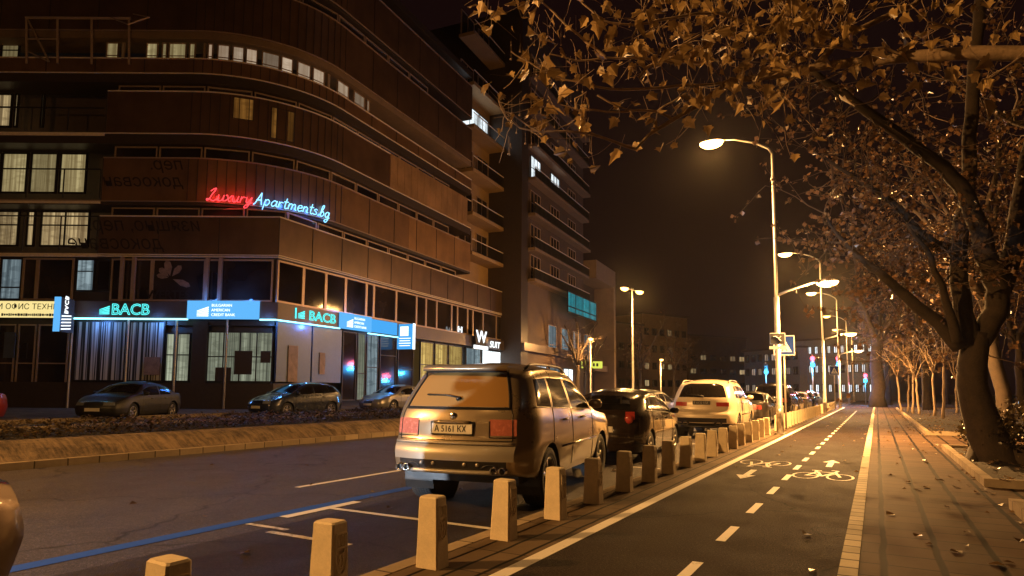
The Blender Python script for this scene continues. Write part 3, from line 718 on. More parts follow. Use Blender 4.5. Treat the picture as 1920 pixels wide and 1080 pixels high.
# ground floor: plinth, back wall, posts
b = MB(); sweep(b, 'sharp', -0.02, 0.4, ZG, 1.55, 4.05, -15.8); bb(b, 'plinth', M_slab)
b = MB(); sweep(b, 'sharp', -0.6, 0.6, ZG, 4.8, 30.5); bb(b, 'wall', M_slab)
b = MB()
for x in (-8, 133, 238, 329, 424):
    q = on_path('sharp', 0.02, x, 3.2); b = MB(); b.tube([(q[0], q[1], ZG), (q[0], q[1], 4.8)], 0.06, 8); bb(b, 'post', M_steel)
for x0, x1 in ((140, 236), (240, 308)):
    o = wpx_shop('sharp', -0.2, x0, x1, 1.6, 4.7, M_blind, mf=M_framed, zr=3)
o = wpx_shop('sharp', -0.2, 310, 328, 1.6, 4.1, M_litbank, mf=M_framed, zr=3, nz=(0.55,)); wpx_shop('sharp', -0.2, 331, 357, 1.6, 4.1, M_litbank, mf=M_framed, zr=3, nz=(0.55,))
b = MB(); p = on_path('sharp', -0.1, 374, 3); b.box((p[0], p[1], 3.1), (0.75, 0.12, 3.1), A); bb(b, 'column', M_slab)
wpx_shop('sharp', -0.2, 388, 512, 1.6, 4.2, M_litbank, mf=M_framed, zr=3, nx=4, nz=(0.5,))
for x0, x1 in ((-60, -12), (-6, 28), (32, 66), (70, 128)):
    wpx_shop('sharp', -0.3, x0, x1, 0.5, 4.5, M_glass, mf=M_frame, zr=3, nz=(0.5,))
# corner panels along the side street
for x0, x1 in ((517, 581), (584, 638)):
    p, q = on_path('sharp', -0.05, x0, 3), on_path('sharp', -0.05, x1, 3); d = q - p; L = np.linalg.norm(d)
    b = MB(); b.box((*((p + q) / 2), 3.2), (L, 0.12, 3.1), [(*(d / L), 0), (*BN, 0), (0, 0, 1)]); bb(b, 'cladding_panel', M_silver)
for x0, x1, mp, nz in ((641, 667, M_glass, ()), (669, 684, M_litbank, (0.4,)), (686, 708, M_litcool, (0.5,)), (711, 742, M_glass, (0.7,)), (745, 774, M_glass, (0.5,)), (787, 812, M_litshop, (0.6,)), (814, 838, M_litshop, (0.6,)), (840, 866, M_litshop, ()), (872, 900, M_litcool, ()), (903, 945, M_litwhite, (0.4,))):
    wpx_shop('sharp', -0.1, x0, x1, 0.6, 4.7, mp, mf=M_framed, zr=3, nz=nz)

# balconies at the end of the side front
soff = [zat(957, y) for y in (508, 442, 369, 296, 225)] + [zat(957, 140)]
PB = C0 + BN * -1.45
b = MB(); p0, p1 = C0 + BN * -1.5 + BD * 21.5, C0 + BN * -1.5 + BD * 30.4; A2 = [(*BD, 0), (*BN, 0), (0, 0, 1)]
b.box((*((p0 + p1) / 2), 18), (8.9, 0.16, 20), A2); bb(b, 'wall', M_soffit)
for k, zs in enumerate(soff):
    cm = C0 + BN * -0.65 + BD * 26.0
    b = MB(); b.box((cm[0], cm[1], zs + 0.15), (8.8, 1.54, 0.3), A2); bb(b, 'balcony_slab', M_soffit if k != 4 else M_soffit)
    b = MB()
    for t in np.arange(21.8, 30.4, 0.18):
        q = C0 + BN * 0.08 + BD * t; b.box((q[0], q[1], zs + 0.78), (0.025, 0.025, 0.96), A2)
    q = C0 + BN * 0.08 + BD * 26.0; b.box((q[0], q[1], zs + 0.34), (8.6, 0.04, 0.05), A2); bb(b, 'railing', M_darksteel)
    b = MB(); b.box((q[0], q[1], zs + 1.3), (8.7, 0.07, 0.05), A2); bb(b, 'handrail', M_trim)
    for t0, t1 in ((21.9, 24.3), (25.2, 27.4), (28.2, 29.6)):
        lit = False
        if k == 3 and t0 < 25: continue
        window(C0 + BN * -1.38 + BD * t0, C0 + BN * -1.38 + BD * t1, zs + 0.5, zs + 2.75, M_litwhite if lit else M_glass, nx=2, mf=M_framed if lit else M_frame, name='balcony_door')
wpx('sharp', -1.36, 862, 915, soff[3] + 0.4, soff[3] + 2.9, M_litwhite, zr=soff[3] + 1.9, nx=3, mf=M_framed, name='balcony_door')
wpx('sharp', -1.2, 921, 937, 8.9, 10.9, M_litpale, zr=9.8, nx=2)

# ------------------------------------------------------------------ signs on the building (each a thing of its own)
UP = (0, 0, 1)
def sign(name, label, loc, cat='sign', group=None): return thing(name, label, cat, tuple(loc), 0, group)
def bez(pts, k=5):                         # smooth a handwriting stroke
    pts = [np.array(p, float) for p in pts]; out = []
    for i in range(len(pts) - 1):
        p0, p1, p2, p3 = pts[max(i - 1, 0)], pts[i], pts[i + 1], pts[min(i + 2, len(pts) - 1)]
        for j in range(k):
            t = j / k; out.append(0.5 * ((2 * p1) + (p2 - p0) * t + (2 * p0 - 5 * p1 + 4 * p2 - p3) * t * t + (3 * p1 - p0 - 3 * p2 + p3) * t ** 3))
    out.append(pts[-1]); return out
GL = {  # letter: (advance, strokes)
 'L': (0.80, [[(0.16, 0.74), (0.3, 0.9), (0.5, 1.0), (0.46, 0.8), (0.3, 0.45), (0.2, 0.1), (0.04, 0.0), (0.02, 0.12), (0.2, 0.12), (0.5, -0.02), (0.72, 0.12)]]),
 'u': (0.55, [[(0.02, 0.5), (0.05, 0.1), (0.2, 0.0), (0.36, 0.15), (0.42, 0.5)], [(0.42, 0.5), (0.4, 0.1), (0.52, 0.02)]]),
 'x': (0.52, [[(0.0, 0.45), (0.12, 0.48), (0.3, 0.02), (0.45, 0.06)], [(0.45, 0.5), (0.25, 0.25), (0.02, 0.0)]]),
 'r': (0.42, [[(0.08, 0.5), (0.06, 0.0)], [(0.07, 0.25), (0.2, 0.46), (0.38, 0.44)]]),
 'y': (0.58, [[(0.05, 0.5), (0.08, 0.12), (0.22, 0.05), (0.4, 0.5)], [(0.44, 0.5), (0.36, 0.0), (0.2, -0.38), (0.02, -0.34), (0.15, -0.15), (0.52, 0.1)]]),
 'A': (0.75, [[(0.0, 0.0), (0.12, 0.1), (0.42, 1.0)], [(0.42, 1.0), (0.5, 0.45), (0.62, 0.0)], [(0.16, 0.38), (0.56, 0.40)]]),
 'p': (0.55, [[(0.08, 0.5), (0.02, -0.42)], [(0.07, 0.35), (0.25, 0.52), (0.42, 0.3), (0.25, 0.02), (0.06, 0.1)]]),
 'a': (0.55, [[(0.42, 0.42), (0.22, 0.5), (0.04, 0.25), (0.16, 0.02), (0.38, 0.2), (0.44, 0.5)], [(0.44, 0.5), (0.42, 0.1), (0.54, 0.03)]]),
 't': (0.40, [[(0.2, 0.85), (0.15, 0.15), (0.26, 0.0), (0.38, 0.08)], [(0.02, 0.55), (0.38, 0.58)]]),
 'm': (0.78, [[(0.06, 0.5), (0.04, 0.0)], [(0.05, 0.3), (0.2, 0.5), (0.32, 0.35), (0.3, 0.0)], [(0.31, 0.3), (0.48, 0.5), (0.6, 0.35), (0.6, 0.08), (0.74, 0.02)]]),
 'e': (0.50, [[(0.06, 0.25), (0.38, 0.32), (0.32, 0.5), (0.12, 0.46), (0.05, 0.2), (0.2, 0.0), (0.46, 0.1)]]),
 'n': (0.56, [[(0.06, 0.5), (0.04, 0.0)], [(0.05, 0.3), (0.22, 0.5), (0.38, 0.38), (0.38, 0.08), (0.52, 0.02)]]),
 's': (0.44, [[(0.36, 0.44), (0.2, 0.5), (0.1, 0.38), (0.32, 0.2), (0.26, 0.02), (0.02, 0.06)]]),
 '.': (0.22, [[(0.08, 0.0), (0.1, 0.06)]]),
 'b': (0.52, [[(0.04, 0.1), (0.3, 0.85), (0.26, 1.0), (0.14, 0.85), (0.08, 0.15), (0.22, 0.0), (0.4, 0.2), (0.28, 0.45), (0.12, 0.3)]]),
 'g': (0.55, [[(0.42, 0.44), (0.22, 0.5), (0.04, 0.25), (0.16, 0.02), (0.36, 0.18), (0.44, 0.5)], [(0.44, 0.5), (0.38, -0.2), (0.2, -0.42), (0.04, -0.3), (0.3, -0.1), (0.54, 0.05)]]),
}
def neon_word(mb, word, place, size, shear=0.22, rad=0.03):
    x = 0.0
    for ch in word:
        adv, st = GL[ch]
        for s_ in st:
            pts = [place((x + p[0] + shear * p[1]) * size, p[1] * size) for p in bez(s_)]
            mb.tube(pts, rad, 6)
        x += adv
    return x * size
# hand-written neon name that bends round the corner band
pr = along(path('round', 0.14, 21), 0.05); sl = [0]
for a, c in zip(pr[:-1], pr[1:]): sl.append(sl[-1] + np.linalg.norm(c - a))
start = on_path('round', 0.14, 386, 10.9); i0 = min(range(len(pr)), key=lambda i: np.linalg.norm(pr[i] - start))
endp = on_path('round', 0.14, 617, 10.9); i1 = min(range(len(pr)), key=lambda i: np.linalg.norm(pr[i] - endp))
Ltot = sl[i1] - sl[i0]
def place_neon(z0, off):
    def f(x, y):
        s = sl[i0] + off + x
        i = min(len(pr) - 2, max(0, int(np.searchsorted(sl, s)) - 1)); fr = (s - sl[i]) / (sl[i + 1] - sl[i] + 1e-9)
        q = pr[i] + (pr[i + 1] - pr[i]) * fr
        return (q[0], q[1], z0 + y)
    return f
units = sum(GL[c][0] for c in 'LuxuryApartments.bg') + 0.05
SZ = Ltot / units * 1.0
sg = sign('neon_sign', 'cursive red and pale blue neon sign Luxury Apartments.bg on the curved band', (C0[0], C0[1], 11.0))
mb1 = MB(); w1 = neon_word(mb1, 'Luxury', place_neon(10.98, 0), SZ, rad=0.024); mb1.build('red_word', M_neonred, sg, True, np.array(sg.location))
mb2 = MB(); neon_word(mb2, 'Apartments.bg', place_neon(10.98, w1 + 0.05 * SZ), SZ, rad=0.024); mb2.build('blue_word', M_neonblue, sg, True, np.array(sg.location))

for k in range(8):
    s_ = sl[i0] + Ltot * (k + 0.5) / 8; i_ = int(np.searchsorted(sl, s_)); q = pr[i_]; dq = pr[i_ + 1] - pr[i_]; dq = dq / np.linalg.norm(dq)
    light('neon_light', 'POINT', (q[0] + dq[1] * 0.25 - sg.location[0], q[1] - dq[0] * 0.25 - sg.location[1], 0.2), 16 if k < 3 else 20, (1.0, 0.03, 0.04) if k < 3 else (0.03, 0.18, 1.0), sg, 0.1)
def fan_logo(mb, O, xd, ud, s, stripes=5):
    O = np.array(O); xd = np.array(xd); ud = np.array(ud)
    for k in range(stripes):
        y = 0.85 * k / stripes
        a, b_ = (0.0, y + 0.02), (0.95, y * 1.05 + 0.05)
        h0, h1 = 0.05, 0.16
        pts = [O + s * (xd * x + ud * yy) for x, yy in ((0, y * 0.6), (0.95, y), (0.95, y + h1 * 0.8), (0, y * 0.6 + h0))]
        nn = np.cross(xd, ud) * 0.02
        mb.quad(*[p + nn for p in pts])
AD3 = np.array([*AD, 0]); BD3 = np.array([*BD, 0]); UP3 = np.array([0, 0, 1.0])
def q3(q, z): return np.array([q[0], q[1], z])
# bank lettering, side 1 and 2
O = q3(on_path('sharp', 0.27, 208, 5.1), 4.98); sg = sign('bank_sign', 'cyan letters BACB with a striped fan on the long dark fascia facing the side street', O)
text('lettering', 'BACB', 0.78, O, AD3, UP3, M_cyan, sg, 0.03, O, outline=0.017)
mb = MB(); fan_logo(mb, O - AD3 * 0.58, AD3, UP3, 0.54); mb.build('fan_emblem', M_cyan, sg, False, O)
O = q3(on_path('sharp', 0.27, 579, 5.1), 5.0); sg = sign('bank_sign', 'small cyan letters BACB in a dark box on the fascia right of the building corner', O)
text('lettering', 'BACB', 0.72, O, BD3, UP3, M_cyan, sg, 0.03, O, outline=0.017, sx=1.25)
mb = MB(); fan_logo(mb, O - BD3 * 0.85, BD3, UP3, 0.54); mb.box(O - BD3 * 1.0 + UP3 * 0.25, (0.08, 0.03, 0.56), [BD3, (*BN, 0), UP3]); mb.build('fan_emblem', M_cyan, sg, False, O)
# light boxes
def lightbox(x0, x1, D3, N2, label, z0=4.78, z1=5.7, lines=('BULGARIAN', 'AMERICAN', 'CREDIT BANK'), pos=0.34):
    p, q = on_path('sharp', 0.3, x0, 5.2), on_path('sharp', 0.3, x1, 5.2); L = np.linalg.norm(q - p); c = q3((p + q) / 2, (z0 + z1) / 2)
    sg = sign('light_box_sign', label, c); A_ = [D3, (*N2, 0), UP3]
    b = MB(); b.box(c, (L, 0.14, z1 - z0), A_); b.build('box', M_bluebox2, sg, False, c)
    O = q3(p, z0) + np.array([*N2, 0]) * 0.078 + D3 * L * pos
    for i, t_ in enumerate(lines): text('lettering', t_, 0.2, O + UP3 * (0.62 - 0.24 * i), D3, UP3, M_whitebox, sg, 0.004, c, sx=0.95)
    mb = MB(); fan_logo(mb, O - D3 * 0.72 + UP3 * 0.12, D3, UP3, 0.62); mb.build('fan_emblem', M_whitebox, sg, False, c)
    for k_ in range(2): light('box_light', 'POINT', tuple(np.array([*(N2 * 0.35), 0]) + D3 * L * (k_ - 0.5) * 0.5 + np.array([0, 0, 0.62])), 26, (0.05, 0.25, 1.0), sg, 0.1)
    return sg, L
lightbox(352, 486, AD3, AN, 'wide pale blue light box with fan emblem and bank name left of the corner')
lightbox(637, 695, BD3, BN, 'narrow pale blue light box with a white fan emblem above the bank door', pos=0.42)
# led strips under the fascia
def strip(x0, x1, z, m_, label, n=0.28, r=0.045):
    q0 = on_path('sharp', n, x0, z); q1 = on_path('sharp', n, x1, z)
    sg = sign('led_strip', label, q3(q0, z), 'light strip')
    mb = MB(); pts = [q3(q0, z), q3(q1, z)]
    mb.tube(pts, r, 6); o = mb.build('tube', m_, sg, False, q3(q0, z))
    d = q1 - q0; L = np.linalg.norm(d)
    k = max(1, int(L / 2.5))
    for i in range(k):
        q = q0 + d * (i + 0.5) / k; nn = np.array([d[1], -d[0]]) / L
        light('strip_light', 'POINT', (*(q + nn * 0.12 - np.array([q0[0], q0[1]])), -0.12), 42, (0.10, 0.32, 1.0), sg, 0.1)
    return sg
strip(125, 352, 4.76, M_led, 'glowing cyan strip under the long fascia facing the side street')
strip(487, 516, 4.76, M_led, 'short glowing cyan strip between the wide light box and the corner')
strip(517, 637, 4.76, M_led, 'glowing cyan strip under the fascia right of the corner')
strip(690, 746, 4.70, M_led, 'glowing cyan strip by the blue hanging sign at the far end of the bank')
# back lit blue part of the fascia
p, q = on_path('sharp', 0.27, 697, 5.2), on_path('sharp', 0.27, 744, 5.2); c = q3((p + q) / 2, 5.22)
b = MB(); b.box(c, (np.linalg.norm(q - p), 0.06, 0.8), [BD3, (*BN, 0), UP3]); o = b.build('fascia_light_panel', M_bluebox, None, False, c); o.location = c; tag(o, 'plain glowing blue fascia panel between the narrow light box and the hanging sign', 'light panel')
# hanging signs
q = on_path('sharp', 0.9, 122, 5.0); c = q3(q, 4.85); sg = sign('hanging_sign', 'cyan hanging sign with white slanted stripes at the left end of the bank', c)
Av = [(*AN, 0), AD3, UP3]
b = MB(); b.box(c, (1.0, 0.22, 1.7), Av); b.build('box', M_fascia, sg, False, c)
b = MB(); b.box(c - AD3 * 0.02 + np.array([*AN, 0]) * 0.53, (0.05, 0.3, 1.7), Av); b.build('edge_light', M_bluebox2, sg, False, c)
b = MB()
for k in range(5): b.quad(*[c + AD3 * 0.125 + np.array([*AN, 0]) * x + UP3 * z for x, z in ((0.4, -0.75 + k * 0.16), (-0.3, -0.68 + k * 0.16), (-0.3, -0.62 + k * 0.16), (0.4, -0.69 + k * 0.16))])
b.build('stripes', M_whitebox, sg, False, c); text('lettering', 'BACB', 0.36, c + AD3 * 0.12 + np.array([*AN, 0]) * 0.2 + UP3 * 0.05, UP3, -np.array([*AN, 0]), M_whitebox, sg, 0.01, c)
q = on_path('sharp', 0.75, 761, 5.0); c = q3(q, 4.75); sg = sign('hanging_sign', 'blue hanging sign with a white square and lines at the right end of the bank', c)
Av = [(*BN, 0), BD3, UP3]; Bn3 = np.array([*BN, 0])
b = MB(); b.box(c, (1.2, 0.2, 1.65), Av); b.build('box', M_bluebox, sg, False, c)
b = MB(); b.box(c - BD3 * 0.11 + UP3 * 0.35 - Bn3 * 0.05, (0.62, 0.02, 0.62), Av)
for k in range(4): b.box(c - BD3 * 0.11 - UP3 * (0.12 + 0.16 * k), (0.9 - 0.1 * (k % 2), 0.02, 0.05), Av)
b.build('white_print', M_whitebox, sg, False, c); b = MB(); b.box(c + Bn3 * 0.63, (0.05, 0.24, 1.7), Av); b.build('edge_light', M_whitebox, sg, False, c)
# yellow office sign at the far left
p, q = on_path('sharp', 0.3, -90, 5.1), on_path('sharp', 0.3, 117, 5.1); c = q3((p + q) / 2, 5.2)
sg = sign('shop_sign', 'long yellow light box sign with black Cyrillic capitals at the left edge', c)
b = MB(); b.box(c, (np.linalg.norm(q - p), 0.16, 0.82), [AD3, (*AN, 0), UP3]); b.build('box', M_yelbox, sg, False, c)
p = on_path('sharp', 0.39, -6, 5.1); text('lettering', 'И ОФИС ТЕХНИКА', 0.40, q3(p, 5.2), AD3, UP3, M_ink, sg, 0.004, c, sx=1.0)
b = MB(); rs = random.Random(5); s_ = 0
p = on_path('sharp', 0.39, -20, 5.0)
while s_ < 4.0:
    w_ = rs.uniform(0.05, 0.12); b.box(q3(p, 4.92) + AD3 * (s_ + w_ / 2), (w_, 0.01, rs.uniform(0.09, 0.14)), [AD3, (*AN, 0), UP3]); s_ += w_ + (0.03 if rs.random() < 0.8 else 0.16)
b.build('small_print', M_ink, sg, False, c)
# shop signs further along
q = on_path('sharp', 0.55, 900, 5.2); c = q3(q, 5.45); sg = sign('shop_sign', 'black sign box with a white letter W over the lit shop front', c)
b = MB(); b.box(c, (1.9, 0.16, 1.5), [BD3, (*BN, 0), UP3]); b.build('box', M_ink, sg, False, c)
Ax = np.array([*AD, 0]); text('lettering', 'W', 1.35, c + np.array([*BN, 0]) * 0.09 - BD3 * 0.85 - UP3 * 0.28, BD3, UP3, M_whitebox, sg, 0.01, c, bold=0.03, sx=1.35)
b = MB(); b.box(c + np.array([*BN, 0]) * 0.1 - UP3 * 0.72, (2.6, 0.05, 0.3), [BD3, (*BN, 0), UP3]); b.build('white_strip', M_whitebox, sg, False, c)
q = on_path('sharp', 0.4, 858, 5.6); c = q3(q, 5.75); sg = sign('shop_sign', 'small white letter H standing on the fascia left of the W box', c); text('lettering', 'H', 0.6, c, BD3, UP3, M_whitebox, sg, 0.02, c, bold=0.02, sx=1.8)
q = on_path('sharp', 0.4, 918, 5.2); c = q3(q, 4.9); sg = sign('shop_sign', 'white lit sign strip with slanted letters right of the W box', c); text('lettering', 'SUIT', 0.8, c, BD3, UP3, M_whitebox, sg, 0.02, c, shear=0.2, sx=1.3)
b = MB(); b.box(c + BD3 * 4.6 + UP3 * 0.35, (2.2, 0.05, 0.2), [BD3, (*BN, 0), UP3]); b.box(c + BD3 * 4.6 + UP3 * 0.0, (2.2, 0.05, 0.1), [BD3, (*BN, 0), UP3]); b.build('white_strip', M_whitebox, sg, False, c)
# window lettering (seen from the back, as in a reflection) and leaf emblem on the first floor
c = q3(on_path('sharp', 0.02, 378, 9.2), 9.35); sg = sign('banner_lettering', 'faint mirrored cursive Cyrillic lettering across the lower glass band', c, 'lettering')
text('lettering', 'изящно, пер.', 1.0, c, -AD3, UP3, M_inkbrown, sg, 0.003, c, shear=0.3, sx=0.95); text('lettering', 'докосване', 1.0, c - UP3 * 0.95 - AD3 * 1.9, -AD3, UP3, M_inkbrown, sg, 0.003, c, shear=0.3, sx=0.95)
c = q3(on_path('round', 0.02, 345, 12.2), 12.6); sg = sign('banner_lettering', 'faint mirrored cursive Cyrillic lettering on the upper glass band', c, 'lettering')
text('lettering', 'пер.', 0.9, c, -AD3, UP3, M_inkbrown, sg, 0.003, c, shear=0.3); text('lettering', 'докосван', 0.9, c - UP3 * 0.9, -AD3, UP3, M_inkbrown, sg, 0.003, c, shear=0.3)
c = q3(on_path('sharp', 0.0, 320, 7.0), 6.9); sg = sign('leaf_emblem', 'bronze five petal leaf emblem with dark capitals beneath on first floor glass', c, 'emblem')
b = MB()
for a, l, wd in ((168, 0.62, 0.13), (140, 0.68, 0.17), (105, 0.85, 0.2), (52, 0.72, 0.17), (338, 1.0, 0.16)):
    d = AD3 * math.cos(R(a)) + UP3 * math.sin(R(a)); n_ = -AD3 * math.sin(R(a)) + UP3 * math.cos(R(a))
    b.quad(*[c + d * (0.12 + l * s1) + n_ * wd * s2 for s1, s2 in ((0, 0), (0.5, -1), (0.85, -0.8), (1, 0), (0.85, 0.8), (0.5, 1))])
b.build('petals', M_board, sg, False, c); text('lettering', 'WERTES', 0.6, c - UP3 * 1.05 - AD3 * 1.2, AD3, UP3, M_inkbrown, sg, 0.004, c, bold=0.015)
# posters and a small street sign in front of the bank
for nm, x, z, wd, h, lb in (('poster', 549, 2.6, 0.7, 1.9, 'tall brown poster on the first silver panel by the corner'), ('poster', 604, 2.7, 0.45, 1.2, 'narrow brown framed poster on the second silver panel')):
    q = on_path('sharp', 0.04, x, z); o = MB(); c = q3(q, z); o.box(c, (wd, 0.04, h), [BD3, (*BN, 0), UP3]); ob = o.build(nm, M_board, None, False, c); ob.location = c; tag(ob, lb, 'poster')
for x, z, wd, h, lb in ((456, 2.6, 0.9, 1.2, 'dark notice board hanging in the lit bank window'), (418, 2.0, 0.8, 0.7, 'low dark desk board in the lit bank window beside the column'), (498, 2.9, 0.5, 0.6, 'small dark notice near the corner end of the lit bank window'), (285, 2.4, 0.8, 0.9, 'brown notice behind the striped blinds of the bank')):
    q = on_path('sharp', -0.1, x, z); o = MB(); c = q3(q, z); o.box(c, (wd, 0.03, h), [AD3, (*AN, 0), UP3]); ob = o.build('notice_board', M_board if x == 285 else M_slab, None, False, c); ob.location = c; tag(ob, lb, 'notice board')
q = on_path('sharp', 0.12, 18, 3.4); c = q3(q, 3.4); b = MB(); b.box(c, (0.55, 0.05, 1.3), [AD3, (*AN, 0), UP3]); ob = b.build('poster', M_silver, None, False, c); ob.location = c; tag(ob, 'pale poster on a post below the yellow sign', 'poster')

# ------------------------------------------------------------------ second apartment block and portal building beyond
def blockB(n, t0, t1, base_label, name): pass
NB = 2.6
B0 = C0 + BN * NB; bs2 = np.array([*(B0 + BD * 31), ZG])
bl2 = thing('apartment_building', 'narrow apartment tower with stacked ochre balconies beyond the corner building', 'building', tuple(bs2))
def b2(mb, name, m_, parent=None): return mb.build(name, m_, parent or bl2, False, bs2)
def tB(px, z=8.0, n=NB):
    lo, hi = 5.0, 120.0
    for _ in range(50):
        mid = (lo + hi) / 2; q = C0 + BN * n + BD * mid
        if proj((*q, z))[0] < px: lo = mid
        else: hi = mid
    return lo
tn, tf = tB(1003), tB(1108)
A2 = [BD3, np.array([*BN, 0]), UP3]
def bbox(b, t0, t1, n0, n1, z0, z1):
    q = C0 + BD * (t0 + t1) / 2 + BN * (n0 + n1) / 2; b.box((q[0], q[1], (z0 + z1) / 2), (t1 - t0, n1 - n0, z1 - z0), A2)
Pl2 = C0 + BN * NB
sof = [zat(1003, y, NB) for y in (527, 468, 403, 335, 272, 205, 140)]
b = MB(); bbox(b, tn - 1.6, tn - 0.02, -12, 1.9, ZG, sof[-1] + 6); b2(b, 'end_wall', M_slab); b = MB(); bbox(b, tn, tf, -12, 1.7, ZG, sof[-1] + 6); b2(b, 'wall', M_wall)
for k, zs in enumerate(sof):
    b = MB(); bbox(b, tn, tf - 0.6 * (k % 2), 1.71, NB, zs, zs + 0.28); b2(b, 'balcony_slab', M_soffit2)
    b = MB(); bbox(b, tn + 0.05, tf - 0.4, NB - 0.06, NB - 0.02, zs + 1.2, zs + 1.26); b2(b, 'handrail', M_trim)
    b = MB()
    for t in np.arange(tn + 0.1, tf - 0.4, 0.35): bbox(b, t, t + 0.03, NB - 0.06, NB - 0.02, zs + 0.28, zs + 1.2)
    bbox(b, tn + 0.05, tf - 0.5, NB - 0.1, NB - 0.08, zs + 0.3, zs + 1.15); b2(b, 'railing', M_darksteel)
    for j in range(3):
        ta_ = tn + 0.8 + j * (tf - tn - 1.2) / 3; lit = k == 3 and j < 2
        pa, pb = C0 + BN * 1.78 + BD * ta_, C0 + BN * 1.78 + BD * (ta_ + 2.6)
        window(pa, pb, zs + 0.4, zs + 2.75, M_litwhite if lit else M_glass, nx=3, nz=(0.5,), parent=bl2, base=bs2, mf=M_framed if lit else M_frame)
# ground and first floor of the tower
for x0, x1 in ((1027, 1043), (1052, 1066), (1074, 1088), (1095, 1108)):
    ta_, tb_ = tB(x0, 5, 1.78), tB(x1, 5, 1.78)
    window(C0 + BN * 1.78 + BD * ta_, C0 + BN * 1.78 + BD * tb_, zat(1030, 668, 1.1), zat(1030, 612, 1.1), M_litcool, nz=(0.35,), parent=bl2, base=bs2, mf=M_frame)
b = MB(); bbox(b, tn - 1.5, tf, 1.71, 2.2, zat(1003, 662, 1.5), zat(1003, 648, 1.5)); b2(b, 'fascia', M_fascia)
for x0, x1, mp in ((975, 1000, M_litcool), (1003, 1024, M_litwhite), (1030, 1050, M_litcool), (1056, 1074, M_litwhite)):
    ta_, tb_ = tB(x0, 3, 1.78), tB(x1, 3, 1.78)
    window(C0 + BN * 1.78 + BD * ta_, C0 + BN * 1.78 + BD * tb_, ZG + 0.4, 3.6, mp, nx=2, parent=bl2, base=bs2, mf=M_framed, name='shop_window')
c = np.array([*(C0 + BN * 2.2 + BD * (tB(1100, 4, 2.2))), zat(1100, 684, 2.2)]); sg = sign('shop_sign', 'lime yellow light box sign jutting out at the foot of the apartment tower', c)
b = MB(); b.box(c, (3.6, 0.3, 0.8), [np.array([*AD, 0]), (*AN, 0), UP3]); b.build('box', M_lime, sg, False, c)
b = MB(); [b.box(c + AD3 * (-1.2 + 0.4 * i) + np.array([*AN, 0]) * 0.16, (0.24, 0.02, 0.34), [AD3, (*AN, 0), UP3]) for i in range(7)]; b.build('lettering', M_ink, sg, False, c)
c = np.array([*(C0 + BN * 1.7 + BD * (tB(1080, 6, 1.7))), zat(1080, 655, 1.7)]); b = MB(); b.quad(*[c + AD3 * x + UP3 * z + np.array([*AN, 0]) * 0.1 for x, z in ((-0.7, 0.6), (0.6, 0.1), (-0.3, 0.05), (0.5, -0.6), (-0.7, -0.5))]); b.box(c, (1.5, 0.06, 1.6), [AD3, (*AN, 0), UP3], 1)
ob = b.build('shop_sign', [M_redbox, M_ink], None, False, c); ob.location = c; tag(ob, 'small red arrow shaped sign above the lime sign', 'sign')
# portal building
n3 = 3.2; t0, t1 = tB(1060, 8, n3) + 3.6, tB(1154, 15, n3)
bs3 = np.array([*(C0 + BN * n3 + BD * t0), ZG]); bl3 = thing('portal_building', 'low brown building framed by a tall portal with a teal lit glass bay', 'building', tuple(bs3))
def b3(mb, name, m_, parent=None): return mb.build(name, m_, parent or bl3, False, bs3)
zt = zat(1120, 488, n3)
t0b = tB(1112, 8, n3)
b = MB(); bbox(b, tf + 0.3, t1, -8, 0.6, ZG, zt - 1.5); b3(b, 'wall', M_slab)
b = MB(); bbox(b, tf + 0.3, t1, 0.6, n3, zt - 2.2, zt); b3(b, 'portal_beam', M_soffit2)
b = MB(); bbox(b, t1 - 0.9, t1, 0.6, n3, ZG, zt - 2.2); b3(b, 'portal_pillar', M_soffit2)
zb0, zb1 = zat(1118, 606, n3), zat(1118, 570, n3)
pa, pb = C0 + BN * (n3 + 0.3) + BD * tB(1064, 10, n3 + 0.3), C0 + BN * (n3 + 0.3) + BD * tB(1118, 10, n3 + 0.3)
window(pa, pb, zb0, zb1, M_litteal, nx=4, nz=(0.3,), parent=bl3, base=bs3, mf=M_framed, fr=0.15, name='glass_bay')
b = MB(); bbox(b, tf + 2, t1 - 1, 0.62, 2.4, 3.6, 4.3); b3(b, 'canopy', M_soffit2)
window(C0 + BN * 0.66 + BD * (tf + 3), C0 + BN * 0.66 + BD * (t1 - 2), ZG + 0.2, 3.5, M_glass, nx=4, parent=bl3, base=bs3, mf=M_frame, name='shop_window')

# far buildings
def far_block(name, label, p0, p1, z1, wallm, rows, spans, litm, darkm, roofm=None, depth=10, wz=1.3, lit_prob=0.3, seed=1):
    p0 = np.array(p0, float); p1 = np.array(p1, float); d = p1 - p0; L = np.linalg.norm(d); d = d / L; n = np.array([d[1], -d[0]])
    if n @ (-(p0 + p1) / 2) < 0: n = -n
    base = np.array([*((p0 + p1) / 2), 0.0]); th_ = thing(name, label, 'building', tuple(base)); A_ = [(*d, 0), (*n, 0), UP3]
    cm = (p0 + p1) / 2 - n * depth / 2
    b = MB(); b.box((*cm, z1 / 2), (L, depth, z1), A_); b.build('wall', wallm, th_, False, base)
    b = MB(); b.box((*cm, z1 + 0.15), (L + 0.6, depth + 0.6, 0.3), A_); b.build('roof', roofm or M_slab, th_, False, base)
    rs = random.Random(seed)
    for z in rows:
        for i in range(spans):
            q = p0 + d * L * (i + 0.5) / spans + n * 0.04; hw = L / spans * 0.3; lit = rs.random() < lit_prob
            if d @ AD < 0: a_, c_ = q + d * hw, q - d * hw
            else: a_, c_ = q - d * hw, q + d * hw
            window(a_, c_, z, z + wz, litm if lit else darkm, parent=th_, base=base, mf=M_framed, nx=2, fr=0.12)
    return th_
